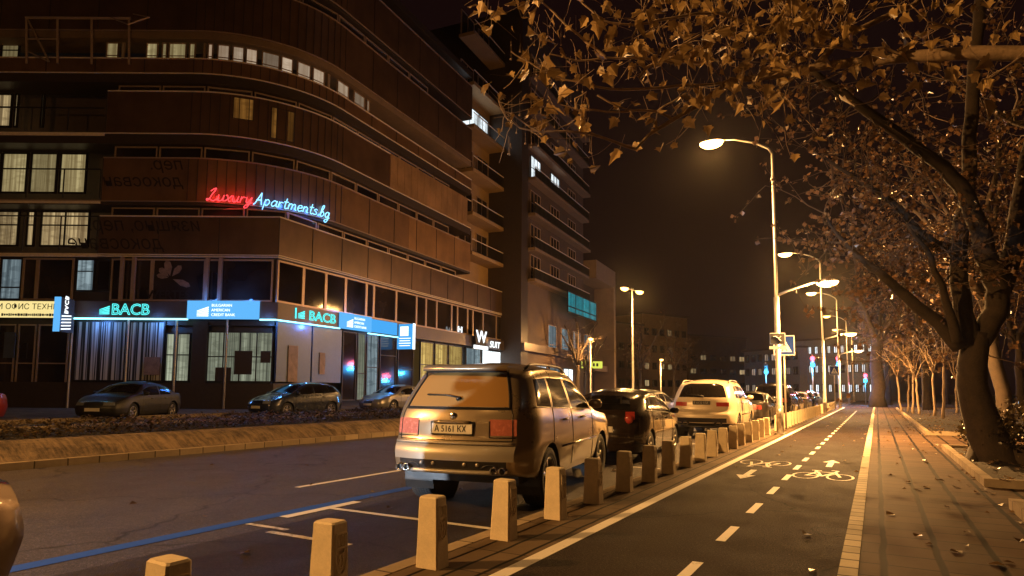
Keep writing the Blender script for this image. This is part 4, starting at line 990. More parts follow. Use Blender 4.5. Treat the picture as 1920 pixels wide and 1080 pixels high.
far_block('office_building', 'long pale three storey office building with lit windows across the end of the road', P(1396, 700, 118)[:2], P(1500, 700, 104)[:2], 8.3, mat('grey render', (0.16, 0.16, 0.17), 0.8), (1.2, 4.0, 6.4), 8, M_litpale, M_glass, lit_prob=0.55, seed=4)
far_block('office_building', 'grey office building wing with a row of bright top windows behind the traffic lights', P(1492, 700, 106)[:2], P(1640, 700, 96)[:2], 9.4, mat('grey render', (0.15, 0.16, 0.18), 0.8), (1.2, 4.2, 7.2), 12, M_litwhite, M_glass, lit_prob=0.75, seed=8)
far_block('apartment_building', 'dim ochre apartment house behind bare trees left of the white car', P(1205, 700, 120)[:2], P(1290, 700, 128)[:2], 15.5, M_soffit2, (2.0, 5.2, 8.4, 11.6), 6, M_litwarm, M_glass, lit_prob=0.3, seed=3)
far_block('apartment_building', 'darker brown apartment house further back between the twin lamp and white car', P(1290, 700, 150)[:2], P(1400, 700, 160)[:2], 14.0, M_wall, (2.0, 5.2, 8.4), 6, M_litwarm, M_glass, lit_prob=0.3, seed=5)
far_block('apartment_building', 'tall dark apartment house just past the portal building', P(1140, 700, 112)[:2], P(1205, 700, 118)[:2], 13.0, M_wall, (2.0, 5.2, 8.4), 4, M_litwarm, M_glass, lit_prob=0.1, seed=6)

# ------------------------------------------------------------------ bollards along the kerb
def bollard_mesh():
    b = MB(); w0, d0, w1, d1, h = 0.205, 0.165, 0.172, 0.132, 0.53; c = 0.012
    def ring(w_, d_, z, ch): return [(-w_/2+ch, -d_/2, z), (w_/2-ch, -d_/2, z), (w_/2, -d_/2+ch, z), (w_/2, d_/2-ch, z), (w_/2-ch, d_/2, z), (-w_/2+ch, d_/2, z), (-w_/2, d_/2-ch, z), (-w_/2, -d_/2+ch, z)]
    rows = [ring(w0, d0, -0.01, c), ring(w1, d1, h - 0.012, c), ring(w1 - 0.02, d1 - 0.02, h, c)]; b.grid(rows, 0, True); n = len(b.v); b.v += rows[-1]; b.f.append(tuple(range(n, n + 8))); b.m.append(0)
    return b
def bollard_relief():
    # raised shield with a lettered top panel on the face towards the cycle path
    b = MB()
    def fp(y, z, o): return (0.1025 - 0.033 / 2 * (z + 0.01) / 0.49 * 1.0 + o, y, z)
    def ridge(pts, wd=0.010, o=0.009):
        for a, c in zip(pts[:-1], pts[1:]):
            a, c = np.array(a), np.array(c); d = c - a; d = d / (np.linalg.norm(d) + 1e-9); n = np.array([-d[1], d[0]]) * wd / 2
            q = [a - n, c - n, c + n, a + n]
            out = [fp(p[0], p[1], o) for p in q]; inn = [fp(p[0], p[1], -0.002) for p in q]
            b.quad(*out)
            for i in range(4): b.quad(inn[i], inn[(i + 1) % 4], out[(i + 1) % 4], out[i])
    ridge([(-0.045, 0.46), (0.045, 0.46)]); ridge([(-0.048, 0.46), (-0.048, 0.3), (-0.03, 0.235), (0.0, 0.215), (0.03, 0.235), (0.048, 0.3), (0.048, 0.46)])
    ridge([(-0.045, 0.375), (0.045, 0.375)])
    ridge([(-0.035, 0.385), (-0.035, 0.445), (-0.018, 0.385), (-0.018, 0.445)], 0.008); ridge([(0.0, 0.445), (0.0, 0.39), (0.018, 0.39), (0.018, 0.445), (0.0, 0.445)], 0.008); ridge([(0.035, 0.385), (0.035, 0.445)], 0.008)
    ridge([(-0.03, 0.35), (-0.01, 0.30), (-0.03, 0.27)], 0.01); ridge([(0.03, 0.36), (0.01, 0.32), (0.02, 0.28), (0.0, 0.25)], 0.01); ridge([(-0.02, 0.33), (0.02, 0.34)], 0.01)
    return b
ys = [2.0, 3.06] + [4.16 + 1.082 * i for i in range(17)]
ys += [24.0 + 1.08 * i for i in range(18)] + [44.6 + 1.2 * i for i in range(12)]
proto = None
for i, y in enumerate(ys):
    if proto is None:
        proto = thing('bollard', 'x', 'bollard'); bollard_mesh().build('post', M_bollard, proto); bollard_relief().build('shield_relief', M_bollard, proto); o = proto
    else: o = copy_tree(proto)
    o.location = (-3.0 + 0.008 * math.sin(i * 2.1), y, 0.0); o.rotation_euler = (R(0.8 * math.sin(i * 3.3)), R(0.7 * math.cos(i * 1.9)), R(2 * math.sin(i * 1.3)))
    o['group'] = 'stone bollards along the kerb'
    lab = {0: 'yellow lit stone bollard nearest the camera, cut off by the bottom of the photo'}.get(i, 'square tapered stone bollard, %s from the near end of the kerb row' % ordinal(i))
    o['label'] = lab

# ------------------------------------------------------------------ street lamps
def lamp_head(b, c, d):                      # cobra head along direction d
    d = np.array(d, float); n = np.array([-d[1], d[0], 0]); rows = []
    for f, w_, h in ((0, 0.03, 0.04), (0.12, 0.10, 0.07), (0.3, 0.15, 0.10), (0.5, 0.14, 0.09), (0.64, 0.06, 0.04)):
        p = np.array(c) + d * f; rows.append([p + n * w_ * math.cos(a) + np.array([0, 0, 1]) * (h * max(0, math.sin(a)) - 0.01) for a in [k * math.pi / 6 for k in range(12)]])
    b.grid(rows, 0, True)
def glass_bowl(b, c, d, s=1.0):
    d = np.array(d, float); n = np.array([-d[1], d[0], 0])
    rows = []
    for i in range(7):
        a = math.pi / 2 * i / 6; r = math.cos(a); z = -0.11 * s * math.sin(a) - 0.012
        rows.append([np.array(c) + d * (0.36 + 0.2 * s * r * math.cos(t)) + n * (0.12 * s * r * math.sin(t)) + np.array([0, 0, z]) for t in [k * 2 * math.pi / 14 for k in range(14)]])
    b.grid(rows, 0, True)
def lamp_pair(q, power, t, tilt=None):
    o = light('lamp_light', 'SPOT', q, power, SOD, t, 0.1, spot_size=R(160), spot_blend=0.35); light('lamp_light', 'POINT', q, power * (0.62 if tilt is None else 0.26), SOD, t, 0.1)
    if tilt is not None: o.rotation_euler = Vector(tilt).to_track_quat('-Z', 'Y').to_euler()
def street_lamp(x, y, label, power, low=True, H=9.0, zb=0.0, main_dir=(-1, 0, 0), reach=1.55, rise=0.72, glassm=None, lowp=0.5, twin=False, group='street lamps along the kerb', tilt=None):
    t = thing('street_lamp', label, 'street lamp', (x, y, zb), 0, group)
    b = MB(); b.tube([(0, 0, 0), (0, 0, 0.9), (0, 0, 0.92), (0, 0, 4.3), (0, 0, 4.32), (0, 0, H)], [0.11, 0.11, 0.085, 0.08, 0.06, 0.045], 12); b.box((0.0, -0.105, 0.65), (0.1, 0.02, 0.3)); b.build('pole', M_steel, t, True)
    b = MB(); b.tube([(0, 0, 0), (0, 0, 0.06)], 0.17, 12); b.build('base', M_steel, t)
    dirs = [np.array(main_dir, float)] + ([-np.array(main_dir, float)] if twin else [])
    for d in dirs:
        b = MB(); b.tube([np.array([0, 0, H - 0.02]), np.array([0, 0, H + 0.18]) + d * 0.12, np.array([0, 0, H + rise * 0.62]) + d * reach * 0.35, np.array([0, 0, H + rise * 0.93]) + d * reach * 0.75, np.array([0, 0, H + rise]) + d * (reach + 0.05)], [0.045, 0.042, 0.038, 0.034, 0.03], 8); b.build('arm', M_steel, t, True)
        c = np.array([0, 0, H + rise]) + d * reach
        b = MB(); lamp_head(b, c, d); hd = b.build('lamp_head', M_steel, t, True)
        b = MB(); glass_bowl(b, c, d, 2.0); b.build('glass', glassm or M_lamp, hd, True)
        q = c + d * 0.36 + np.array([0, 0, -0.26]); lamp_pair(tuple(q), power, t, tilt)
    if low:
        d = np.array([1, 0.0, 0]); b = MB(); b.tube([(0, 0, 4.35), d * 0.35 + np.array([0, 0, 4.5]), d * 1.15 + np.array([0, 0, 4.72])], [0.05, 0.04, 0.03], 8); b.build('lower_arm', M_steel, t, True)
        c = d * 1.1 + np.array([0, 0, 4.71]); b = MB(); lamp_head(b, c, d); hd = b.build('lower_lamp_head', M_steel, t, True)
        b = MB(); glass_bowl(b, c, d, 1.6); b.build('glass', glassm or M_lamp, hd, True)
        lamp_pair(tuple(c + d * 0.36 + np.array([0, 0, -0.24])), power * lowp, t)
    return t
PW = 2600
street_lamp(-2.66, 21.9, 'tall nearest street lamp with a curved arm and a second low lamp', PW, lowp=2.2)
street_lamp(-2.66, 42.3, 'second tall street lamp along the cycle path, its arm half behind leaves', PW, lowp=1.5)
street_lamp(-2.66, 60.5, 'third tall street lamp along the cycle path by the crossing', PW, lowp=1.5)
street_lamp(-2.66, 80, 'fourth tall street lamp, just past the crossing', PW, glassm=M_lampfar, low=False)
street_lamp(-2.66, 98, 'farthest tall street lamp of the row, in front of the pale office', PW, glassm=M_lampfar, low=False)
street_lamp(-2.66, -1.2, 'street lamp of the kerb row standing behind the photographer', 120, low=False)
street_lamp(-15.2, 45.0, 'twin headed street lamp on the median beside the portal building', 3000, low=False, H=8.2, zb=0.3, main_dir=(-0.2, -0.98, 0), reach=0.7, rise=0.1, twin=True, glassm=M_lampfar, group='street lamps on the median')
street_lamp(-15.2, -4.0, 'single headed street lamp on the median behind the photographer', 13500, low=False, H=7.2, zb=0.3, main_dir=(1, 0, 0), reach=0.9, rise=0.15, tilt=(0.75, 0.35, -0.8), group='street lamps on the median')
street_lamp(-2.66, -24, 'unseen street lamp added to the kerb row farther behind the photographer', 700, low=False)  # unseen lamp, added to be reflected in the glass bands
street_lamp(-24.6, 60, 'small street lamp among bare branches left of the white car', 3200, low=False, H=6.0, zb=0.25, main_dir=(0.4, -0.9, 0), reach=0.6, rise=0.1, glassm=M_lampfar, group='street lamps on the far pavement')
street_lamp(-24.6, 84, 'distant low street lamp left of the white car', 2600, low=False, H=5.0, zb=0.25, main_dir=(0.4, -0.9, 0), reach=0.6, rise=0.1, glassm=M_lampfar, group='street lamps on the far pavement')

# ------------------------------------------------------------------ traffic signs and lights
def plate_poly(b, pts, y0, y1, mi=0):
    n = len(b.v); k = len(pts); b.v += [(p[0], y0, p[1]) for p in pts] + [(p[0], y1, p[1]) for p in pts]
    b.f.append(tuple(range(n, n + k))); b.m.append(mi); b.f.append(tuple(range(n + k, n + 2 * k))[::-1]); b.m.append(mi)
    for j in range(k): b.f.append((n + j, n + k + j, n + k + (j + 1) % k, n + (j + 1) % k)); b.m.append(mi)
def crossing_sign(x, y, label, H=3.35, s=0.72, z=0.0):
    t = thing('crossing_sign', label, 'traffic sign', (x, y, z), R(18), 'pedestrian crossing signs')
    b = MB(); b.tube([(0, 0, 0), (0, 0, H)], 0.035, 10); b.build('post', M_steel, t, True)
    b = MB(); c = H - s / 2; b.box((0, -0.05, c), (s, 0.02, s)); pn = b.build('panel', M_signwhite, t)
    b = MB(); b.box((0, -0.063, c), (s - 0.07, 0.006, s - 0.07)); b.build('blue_field', M_signblue, pn)
    b = MB(); plate_poly(b, [(-0.25, c - 0.24), (0.25, c - 0.24), (0, c + 0.24)], -0.072, -0.067); b.build('white_triangle', M_signwhite, pn)
    b = MB()
    for L in ([(0.0, 0.06), (-0.01, -0.08), (-0.08, -0.2)], [(-0.01, -0.08), (0.06, -0.14), (0.08, -0.2)], [(0.0, 0.04), (-0.08, -0.04)], [(0.0, 0.04), (0.07, -0.03)]):
        b.tube([(p[0], -0.076, c + p[1]) for p in L], 0.014, 6)
    b.tube([(0.005, -0.076, c + 0.075), (0.005, -0.076, c + 0.115)], 0.022, 8); b.build('walking_figure', M_ink, pn)
    return t
crossing_sign(-2.86, 25.2, 'square blue crossing sign with a walking figure just behind the first street lamp')
crossing_sign(-2.86, 57.0, 'small distant crossing sign near the third street lamp')
t = thing('parking_sign', 'small dark framed plate with a white arrow fixed to the first street lamp pole', 'traffic sign', (-2.66, 21.78, 2.98), R(18))
b = MB(); b.box((0, -0.05, 0), (0.46, 0.02, 0.36)); pn = b.build('panel', M_signwhite, t); b = MB(); b.box((0, -0.063, 0), (0.42, 0.006, 0.32)); b.build('dark_field', M_ink, pn)
b = MB(); b.tube([(-0.13, -0.07, 0.06), (-0.05, -0.07, 0.07), (0.03, -0.07, 0.0), (0.1, -0.07, -0.08)], 0.014, 6); b.tube([(0.03, -0.07, 0.0), (0.1, -0.07, 0.08)], 0.014, 6); b.build('arrow', M_signwhite, pn)
b = MB(); b.box((0.0, -0.05, -0.28), (0.5, 0.02, 0.1)); b.build('lower_plate', M_signwhite, t)
def traffic_light(px, py, v, label, blue=True, lit='red'):
    p = P(px, py, v); t = thing('traffic_light', label, 'traffic light', (p[0], p[1], 0), R(15), 'traffic lights at the crossing'); z = p[2]
    b = MB(); b.tube([(0, 0.1, 0), (0, 0.1, z + 0.4)], 0.06, 8); b.build('post', M_steel, t, True)
    b = MB(); b.box((0, 0, z - 0.3), (0.34, 0.2, 1.0)); hs = b.build('housing', M_black, t)
    lens = {}
    for k, (nm, m_) in enumerate((('red_lens', M_redlamp if lit == 'red' else M_black), ('amber_lens', M_black), ('lower_lens', M_bluelamp if blue else M_black))):
        b = MB(); b.lathe([(0.0, -0.16), (0.13, -0.15), (0.2, -0.1)], (0, 0, z - 0.31 * k), 'y', 14); b.build(nm, m_, hs, True)
    if lit == 'red': light('signal_light', 'POINT', (0, -0.35, z), 260, (1.0, 0.10, 0.16), t, 0.08)
    if blue: light('signal_light', 'POINT', (0, -0.4, z - 0.62), 1000, (0.02, 0.40, 0.95), t, 0.08)
traffic_light(1523, 672, 60, 'left one of the two red traffic lights before the office windows', True)
traffic_light(1571, 672, 63, 'right one of the two red traffic lights before the office windows', True)
traffic_light(1622, 704, 72, 'low traffic light with a strong blue glow beside the thick trunk', True)
traffic_light(1436, 686, 66, 'small traffic light with a white blue glow behind the parked sedan', True, lit='none')

# ------------------------------------------------------------------ cars
def curve1(pts, sm=0.10):
    xs = np.array([p[0] for p in pts], float); zs = np.array([p[1] for p in pts], float)
    g = np.linspace(xs[0], xs[-1], 400); v = np.interp(g, xs, zs); k = max(1, int(sm / (g[1] - g[0])))
    ker = np.ones(2 * k + 1) / (2 * k + 1); vp = np.concatenate([np.full(k, v[0]), v, np.full(k, v[-1])]); v = np.convolve(vp, ker, 'valid')
    return lambda y: float(np.interp(y, g, v))
class Body: pass
def car_body(S):
    """S: spec with L, W, top (y,z pts), belt, z0, crown, rear (z,shift pts), front (z,shift pts), wheels (yr, yf), rw, zl (lower z rows), glass intervals"""
    L, W = S['L'], S['W'] / 2; top = curve1(S['top'], S.get('sm', 0.10)); rear = curve1(S['rear'], 0.05); front = curve1(S['front'], 0.05)
    z0 = S['z0']; belt = S['belt'] if callable(S['belt']) else curve1(S['belt'], 0.3); crown = S.get('crown', 0.10); tumble = S.get('tumble', 0.42)
    zl = S['zl']; nb = belt(0); fl = [(z - z0) / (zl[-1] - z0) for z in zl]; NU, NR = 5, 6
    st = sorted(set([round(q, 4) for q in list(np.linspace(-1, 1, 61)) + [y / (L / 2) for g in S['side_glass'] for y in g] + [y / (L / 2) for y in S['windshield']] + [y / (L / 2) for y in S.get('rear_slope', ())]]))
    rr = S.get('round', 0.42)
    def wy(y):
        e = L / 2 - abs(y); k = max(0.0, 1 - e / rr); return W * (1 - S.get('nose', 0.16) * k ** 2.2)
    def side(f): return float(np.interp(f, [0, 0.12, 0.5, 0.85, 1.0], [0.925, 0.97, 1.0, 0.985, 0.955]))
    rows = []
    for s in st:
        y0 = s * L / 2; zt = top(y0); ze = zt - crown * min(1, max(0.35, (zt - 0.9) * 2)); zb = min(belt(y0), ze - 0.015); w_ = wy(y0); row = []
        ar = max(0.0, (-s - 0.25) / 0.75); af = max(0.0, (s - 0.25) / 0.75); zq = z0 + S.get('rear_lift', 0.0) * max(0.0, (-s - 0.62) / 0.38) ** 1.5
        def sh(z): return y0 + rear(z) * ar - front(z) * af
        for f in fl:
            z = max(zq + 0.012 * f, z0 + (zb - z0) * f); x = w_ * side(f)
            bl = 0.0
            row.append((x + bl, sh(z), z))
        xb = w_ * 0.955
        for j in range(1, NU + 1):
            f = j / NU; z = zb + (ze - zb) * f; x = xb - tumble * (z - zb) * (0.75 + 0.35 * f); row.append((x, sh(z), z))
        xe = row[-1][0]
        for j in range(1, NR + 1):
            f = j / NR; z = ze + (zt - ze) * (1 - (1 - f) ** 2.4); row.append((xe * (1 - f), sh(z), z))
        rows.append(row)
    B = Body(); B.rows = rows; B.st = st; B.NL = len(fl) - 1; B.NU = NU; B.NR = NR; B.L = L; B.W = W; B.S = S
    return B
def cap_point(B, end, c, z, out=0.0):
    """point on the rear (end=0) or front (end=-1) face at height z, c in -1..1 across"""
    row = B.rows[end]; k = B.NL + B.NU
    zs = [row[j][2] for j in range(k + 1)]; x = float(np.interp(z, zs, [row[j][0] for j in range(k + 1)])); y = float(np.interp(z, zs, [row[j][1] for j in range(k + 1)]))
    sg = -1 if end == 0 else 1; bul = B.S.get('bulge', 0.10)
    return (c * x, y + sg * (bul * (1 - abs(c) ** 2.6) + out), z)
def car(name, label, loc, rz, S, group=None, cat='car'):
    T = thing(name, label, cat, loc, rz, group); B = car_body(S); rows, st, NL, NU, NR = B.rows, B.st, B.NL, B.NU, B.NR; L = B.L; W = B.W
    K = NL + NU + NR; ra = S['rw'] + S.get('gap', 0.055); wheels = [(S['wheels'][0], S['rw']), (S['wheels'][1], S['rw'])]
    # shell
    V = {}; pos = {}
    for i in range(len(st)):
        for j in range(K + 1):
            for sd in (1, -1):
                x, y, z = rows[i][j]
                if j <= NL:
                    for wy_, wz_ in wheels:
                        d = math.hypot(y - wy_, z - wz_)
                        if d < ra: pos[(i, j, sd)] = (x * sd, y, z, d, wy_, wz_)
                if (i, j, sd) not in pos: pos[(i, j, sd)] = (x * sd, y, z, 9, 0, 0)
    mb = {'body': MB(), 'side_window': [], 'windscreen': MB(), 'rear_window': MB(), 'dark': MB()}
    def face(mbk, ks):
        pts = []
        inside = [pos[k][3] < ra for k in ks]
        if all(inside): return
        for k in ks:
            x, y, z, d, wy_, wz_ = pos[k]
            if d < ra:
                q = ra / (d + 1e-6); y = wy_ + (y - wy_) * q; z = max(S['z0'] * 0.9, wz_ + (z - wz_) * q)
            pts.append((x, y, z))
        mbk.quad(*pts)
    wins = {}
    for i in range(len(st) - 1):
        ym = (st[i] + st[i + 1]) / 2 * L / 2
        for sd in (1, -1):
            for j in range(K):
                ks = [(i, j, sd), (i + 1, j, sd), (i + 1, j + 1, sd), (i, j + 1, sd)]
                if sd < 0: ks = ks[::-1]
                tgt = mb['body']
                hgt = rows[i][NL + NU][2] - rows[i][NL][2]
                if NL <= j < NL + NU - 0 and hgt > 0.05:
                    for gi, (a, c) in enumerate(S['side_glass']):
                        if a < ym < c and (j < NL + NU - 1 or True): tgt = wins.setdefault((gi, sd), MB())
                    if j == NL + NU - 1 and tgt is not mb['body']: tgt = mb['body'] if S.get('thick_rail', True) else tgt
                elif j >= NL + NU:
                    a, c = S['windshield']
                    if a < ym < c and j >= NL + NU + 1: tgt = mb['windscreen']
                    if 'rear_slope' in S:
                        a, c = S['rear_slope']
                        if a < ym < c and j >= NL + NU + 1: tgt = mb['rear_window']
                face(tgt, ks)
    # caps
    zlo_r, zhi_r = S.get('rear_glass', (9, 9)); cg = S.get('rear_glass_c', 0.86)
    NC = 20; cs = sorted(set([round(-1 + 2 * q / NC, 3) for q in range(NC + 1)] + [cg, -cg, S.get('tl_c', 0.62), -S.get('tl_c', 0.62), S.get('hl_c', 0.5), -S.get('hl_c', 0.5)]))
    tl = {1: MB(), -1: MB()}; hlm = {1: MB(), -1: MB()}; bump_ = MB(); grille = MB(); val = MB()
    for end, sg in ((0, -1), (-1, 1)):
        row = rows[end]; bul = S.get('bulge', 0.10)
        def cp(c, j):
            x, y, z = row[j]; fade = 1.0 if j <= NL + NU else max(0, (K - j) / NR)
            return (c * x, y + sg * bul * (1 - abs(c) ** 2.6) * fade, z)
        for j in range(K):
            zm = (row[j][2] + row[j + 1][2]) / 2
            for a, c in zip(cs[:-1], cs[1:]):
                cmid = (a + c) / 2; tgt = mb['body']
                if end == 0:
                    if zlo_r < zm < zhi_r and abs(cmid) < cg: tgt = mb['rear_window']
                    elif S['tail'][0] < zm < S['tail'][1] and abs(cmid) > S.get('tl_c', 0.62): tgt = tl[1 if cmid > 0 else -1]
                    elif S.get('valance') and S['valance'][0] < zm < S['valance'][1] and abs(cmid) < 0.93: tgt = val
                    elif S.get('bumper') and S['bumper'][0] < zm < S['bumper'][1]: tgt = bump_
                else:
                    if S['head'][0] < zm < S['head'][1] and abs(cmid) > S.get('hl_c', 0.5): tgt = hlm[1 if cmid > 0 else -1]
                    elif S['grille'][0] < zm < S['grille'][1] and abs(cmid) < S.get('gr_c', 0.42): tgt = grille
                q = [cp(a, j), cp(c, j), cp(c, j + 1), cp(a, j + 1)]
                tgt.quad(*(q if sg < 0 else q[::-1]))
    PM = S['paint']
    o = mb['body'].build('body', PM, T, True); smooth_angle(o, 88)
    GM = S.get('glass', M_cglass)
    for (gi, sd), q in wins.items(): q.build('side_window', GM, T, True)
    if mb['windscreen'].f: mb['windscreen'].build('windscreen', S.get('glass_f', M_cglass), T, True)
    if mb['rear_window'].f: mb['rear_window'].build('rear_window', S.get('glass_r', GM), T, True)
    if bump_.f: bump_.build('bumper', S.get('bumper_m', PM), T, True)
    if val.f: val.build('rear_valance', S.get('valance_m', M_darksteel), T, True)
    for sd in (1, -1):
        if tl[sd].f: tl[sd].build('tail_light', S.get('tail_m', M_taillight), T, True)
        if hlm[sd].f: hlm[sd].build('headlight', M_headl, T, True)
    if grille.f: grille.build('grille', M_black, T, True)
    # underbody with wheel wells
    b = MB(); b.box((0, 0, S['z0'] + 0.06), (2 * W * 0.8, L * 0.9, 0.12))
    for wy_, r in wheels:
        for sd in (1, -1):
            rws = [[(sd * xx, wy_ + (ra + 0.01) * math.cos(a), r + (ra + 0.01) * math.sin(a)) for a in [R(-25) + R(230) * k / 16 for k in range(17)]] for xx in (W * 0.98, W * 0.55)]
            b.grid(rws); b.quad(*[(sd * W * 0.55, wy_ + ra * math.cos(a), r + ra * math.sin(a)) for a in [2 * math.pi * k / 16 for k in range(16)]])
    b.build('underbody', M_black, T)
    # seats
    b = MB()
    for x in (-0.36, 0.36):
        b.box((x, -0.1, 0.95), (0.46, 0.16, 0.62)); b.box((x, -0.13, 1.33), (0.25, 0.09, 0.17))
    b.box((0, -0.95 + S.get('seat_dy', 0), 0.9), (1.2, 0.18, 0.5)); b.build('seats', M_seat, T)
    b = MB(); b.box((0, S['windshield'][0] + 0.35, belt_at(S) - 0.12), (W * 1.6, 0.5, 0.16)); b.build('dashboard', M_seat, T)
    # wheels
    rw_ = S['rw']; tw = S.get('tw', 0.23)
    for wy_, r in wheels:
        for sd in (1, -1):
            tmb = MB(); hx = tw / 2
            tmb.lathe([(rw_ * 0.66, -hx * 0.9), (rw_ * 0.86, -hx), (rw_ * 0.97, -hx * 0.86), (rw_, -hx * 0.6), (rw_, hx * 0.6), (rw_ * 0.97, hx * 0.86), (rw_ * 0.86, hx), (rw_ * 0.66, hx * 0.9)], (0, 0, 0), 'x', 36)
            wo_ = tmb.build('wheel', M_tyre, T, True); wo_.location = (sd * (W - hx - S.get('inset', 0.03)), wy_, r)
            rmb = MB(); xo = sd * hx * 0.72
            rmb.lathe([(rw_ * 0.66, -hx * 0.6), (rw_ * 0.66, hx * 0.85), (rw_ * 0.6, hx * 0.88), (rw_ * 0.58, hx * 0.5)] if sd > 0 else [(rw_ * 0.66, hx * 0.6), (rw_ * 0.66, -hx * 0.85), (rw_ * 0.6, -hx * 0.88), (rw_ * 0.58, -hx * 0.5)], (0, 0, 0), 'x', 30)
            rmb.lathe([(0.0, xo), (rw_ * 0.13, xo * 0.98), (rw_ * 0.14, xo * 0.7)], (0, 0, 0), 'x', 14)
            ns = S.get('spokes', 5)
            for k in range(ns):
                a = 2 * math.pi * k / ns + 0.3; d = np.array([0, math.cos(a), math.sin(a)]); n = np.array([0, -math.sin(a), math.cos(a)]); m0 = d * rw_ * 0.36 + np.array([xo * 0.86, 0, 0])
                rmb.box(m0, (rw_ * 0.52, rw_ * 0.15, 0.03), [d, n, np.array([1.0, 0, 0])])
            rmb.build('rim', M_rim, wo_, True)
            dmb = MB(); dmb.lathe([(0.0, -sd * 0.01), (rw_ * 0.58, -sd * 0.01)], (0, 0, 0), 'x', 20); dmb.build('brake_disc', M_black, wo_)
    # mirrors, handles
    ym = S['mirror'][0]; zm = S['mirror'][1]
    for sd in (1, -1):
        b = MB(); rws = []
        for f, k in ((0, 0.45), (0.25, 0.9), (0.6, 1.0), (0.9, 0.8), (1.0, 0.3)): rws.append([(sd * (W * 0.93 + 0.02 + 0.2 * f), ym + 0.07 * k * math.cos(a), zm + 0.075 * k * math.sin(a)) for a in [2 * math.pi * q / 10 for q in range(10)]])
        b.grid(rws, 0, True); b.build('mirror', S.get('mirror_m', PM), T, True)
        for hy in S.get('handles', ()):
            hz = belt_at(S) - 0.13; hx_ = float(W * 0.985); b = MB(); b.tube([(sd * (hx_ - 0.01), hy - 0.1, hz), (sd * (hx_ + 0.025), hy - 0.06, hz + 0.004), (sd * (hx_ + 0.025), hy + 0.06, hz + 0.008), (sd * (hx_ - 0.01), hy + 0.1, hz + 0.01)], 0.016, 6); b.build('door_handle', S.get('handle_m', PM), T, True)
    # side trims and seams as dark lines
    b = MB()
    for sd in (1, -1):
        for dy in S.get('doors', ()):
            i = min(range(len(st)), key=lambda q: abs(st[q] * L / 2 - dy)); pts = [(sd * (rows[i][j][0] + 0.001), rows[i][j][1], rows[i][j][2]) for j in range(1, NL + NU)]
            pts = [p for p in pts if all(math.hypot(p[1] - wy_, p[2] - r) > ra for wy_, r in wheels)]
            if len(pts) > 1: b.tube(pts, 0.005, 4)
    if b.f: b.build('door_seams', M_black, T)
    for sd in (1, -1):
        b = MB()
        if 'trim' in S:
            zt = S['trim']; a, c = S['wheels'][0] + ra + 0.05, S['wheels'][1] - ra - 0.05; b.tube([(sd * W * 0.995, a, zt), (sd * W * 1.003, (a + c) / 2, zt + 0.005), (sd * W * 0.995, c, zt + 0.01)], 0.014, 6)
        ga, gc = S['side_glass'][0][0], S['side_glass'][-1][1]
        pts = []
        for i in range(len(st)):
            if ga - 0.05 <= st[i] * L / 2 <= gc: pts.append((sd * (rows[i][NL][0] + 0.004), rows[i][NL][1], rows[i][NL][2] + 0.004))
        if len(pts) > 2: b.tube(pts, 0.008, 5)
        b.build('side_trim', S.get('trim_m', M_chrome), T, True)
    # plate
    pz = S['plate'][0]; c0 = cap_point(B, 0, 0, pz, 0.012); b = MB(); b.box((0, c0[1], pz), (0.52, 0.012, 0.115)); pl = b.build('licence_plate', M_plate if S.get('plate_lit', True) else M_black, T)
    if S.get('plate_text'): text('plate_number', S['plate_text'], 0.105, (-0.225, c0[1] - 0.008, pz - 0.037), (1, 0, 0), (0, 0, 1), M_ink if S.get('plate_lit', True) else M_signwhite, pl, 0.002, sx=0.86)
    if 'front_plate' in S:
        c1 = cap_point(B, -1, 0, S['front_plate'], 0.012); b = MB(); b.box((0, c1[1], c1[2]), (0.52, 0.012, 0.115)); b.build('licence_plate', M_plate, T)
    if S.get('wiper'):
        wz = S['wiper']; pts = [cap_point(B, 0, c, wz + dz, 0.02) for c, dz in ((0.0, -0.02), (0.07, 0.0), (-0.2, 0.03), (-0.6, 0.035))]; b = MB(); b.tube(pts[1:], 0.011, 6); b.tube(pts[:2], 0.022, 6); b.build('rear_wiper', M_black, T, True)
    if S.get('rails'):
        for sd in (1, -1):
            a, c = S['rails']; b = MB(); pts = []
            for q in np.linspace(a, c, 9):
                i = min(range(len(st)), key=lambda k: abs(st[k] * L / 2 - q)); x, y, z = rows[i][NL + NU]; e = 0.055 if a + 0.05 < q < c - 0.05 else 0.0; pts.append((sd * (x - 0.05), q, z + 0.02 + e))
            b.tube(pts, 0.018, 6); b.build('roof_rail', S.get('rail_m', M_black), T, True)
    B.T = T
    return B
def belt_at(S):
    b = S['belt']; return curve1(b, 0.3)(0)
def exhaust(B, xs, z, r=0.045):
    for x in xs:
        c = cap_point(B, 0, x / B.W, z, 0.0); b = MB(); b.lathe([(r * 0.8, 0.10), (r * 0.8, -0.02), (r, -0.03), (r, 0.10)], (x, c[1] - 0.03, z), 'y', 14); b.build('exhaust_pipe', M_chrome, B.T, True)
        b = MB(); b.lathe([(0, 0.03), (r * 0.78, 0.03)], (x, c[1] - 0.03, z), 'y', 14); b.build('exhaust_mouth', M_black, B.T)

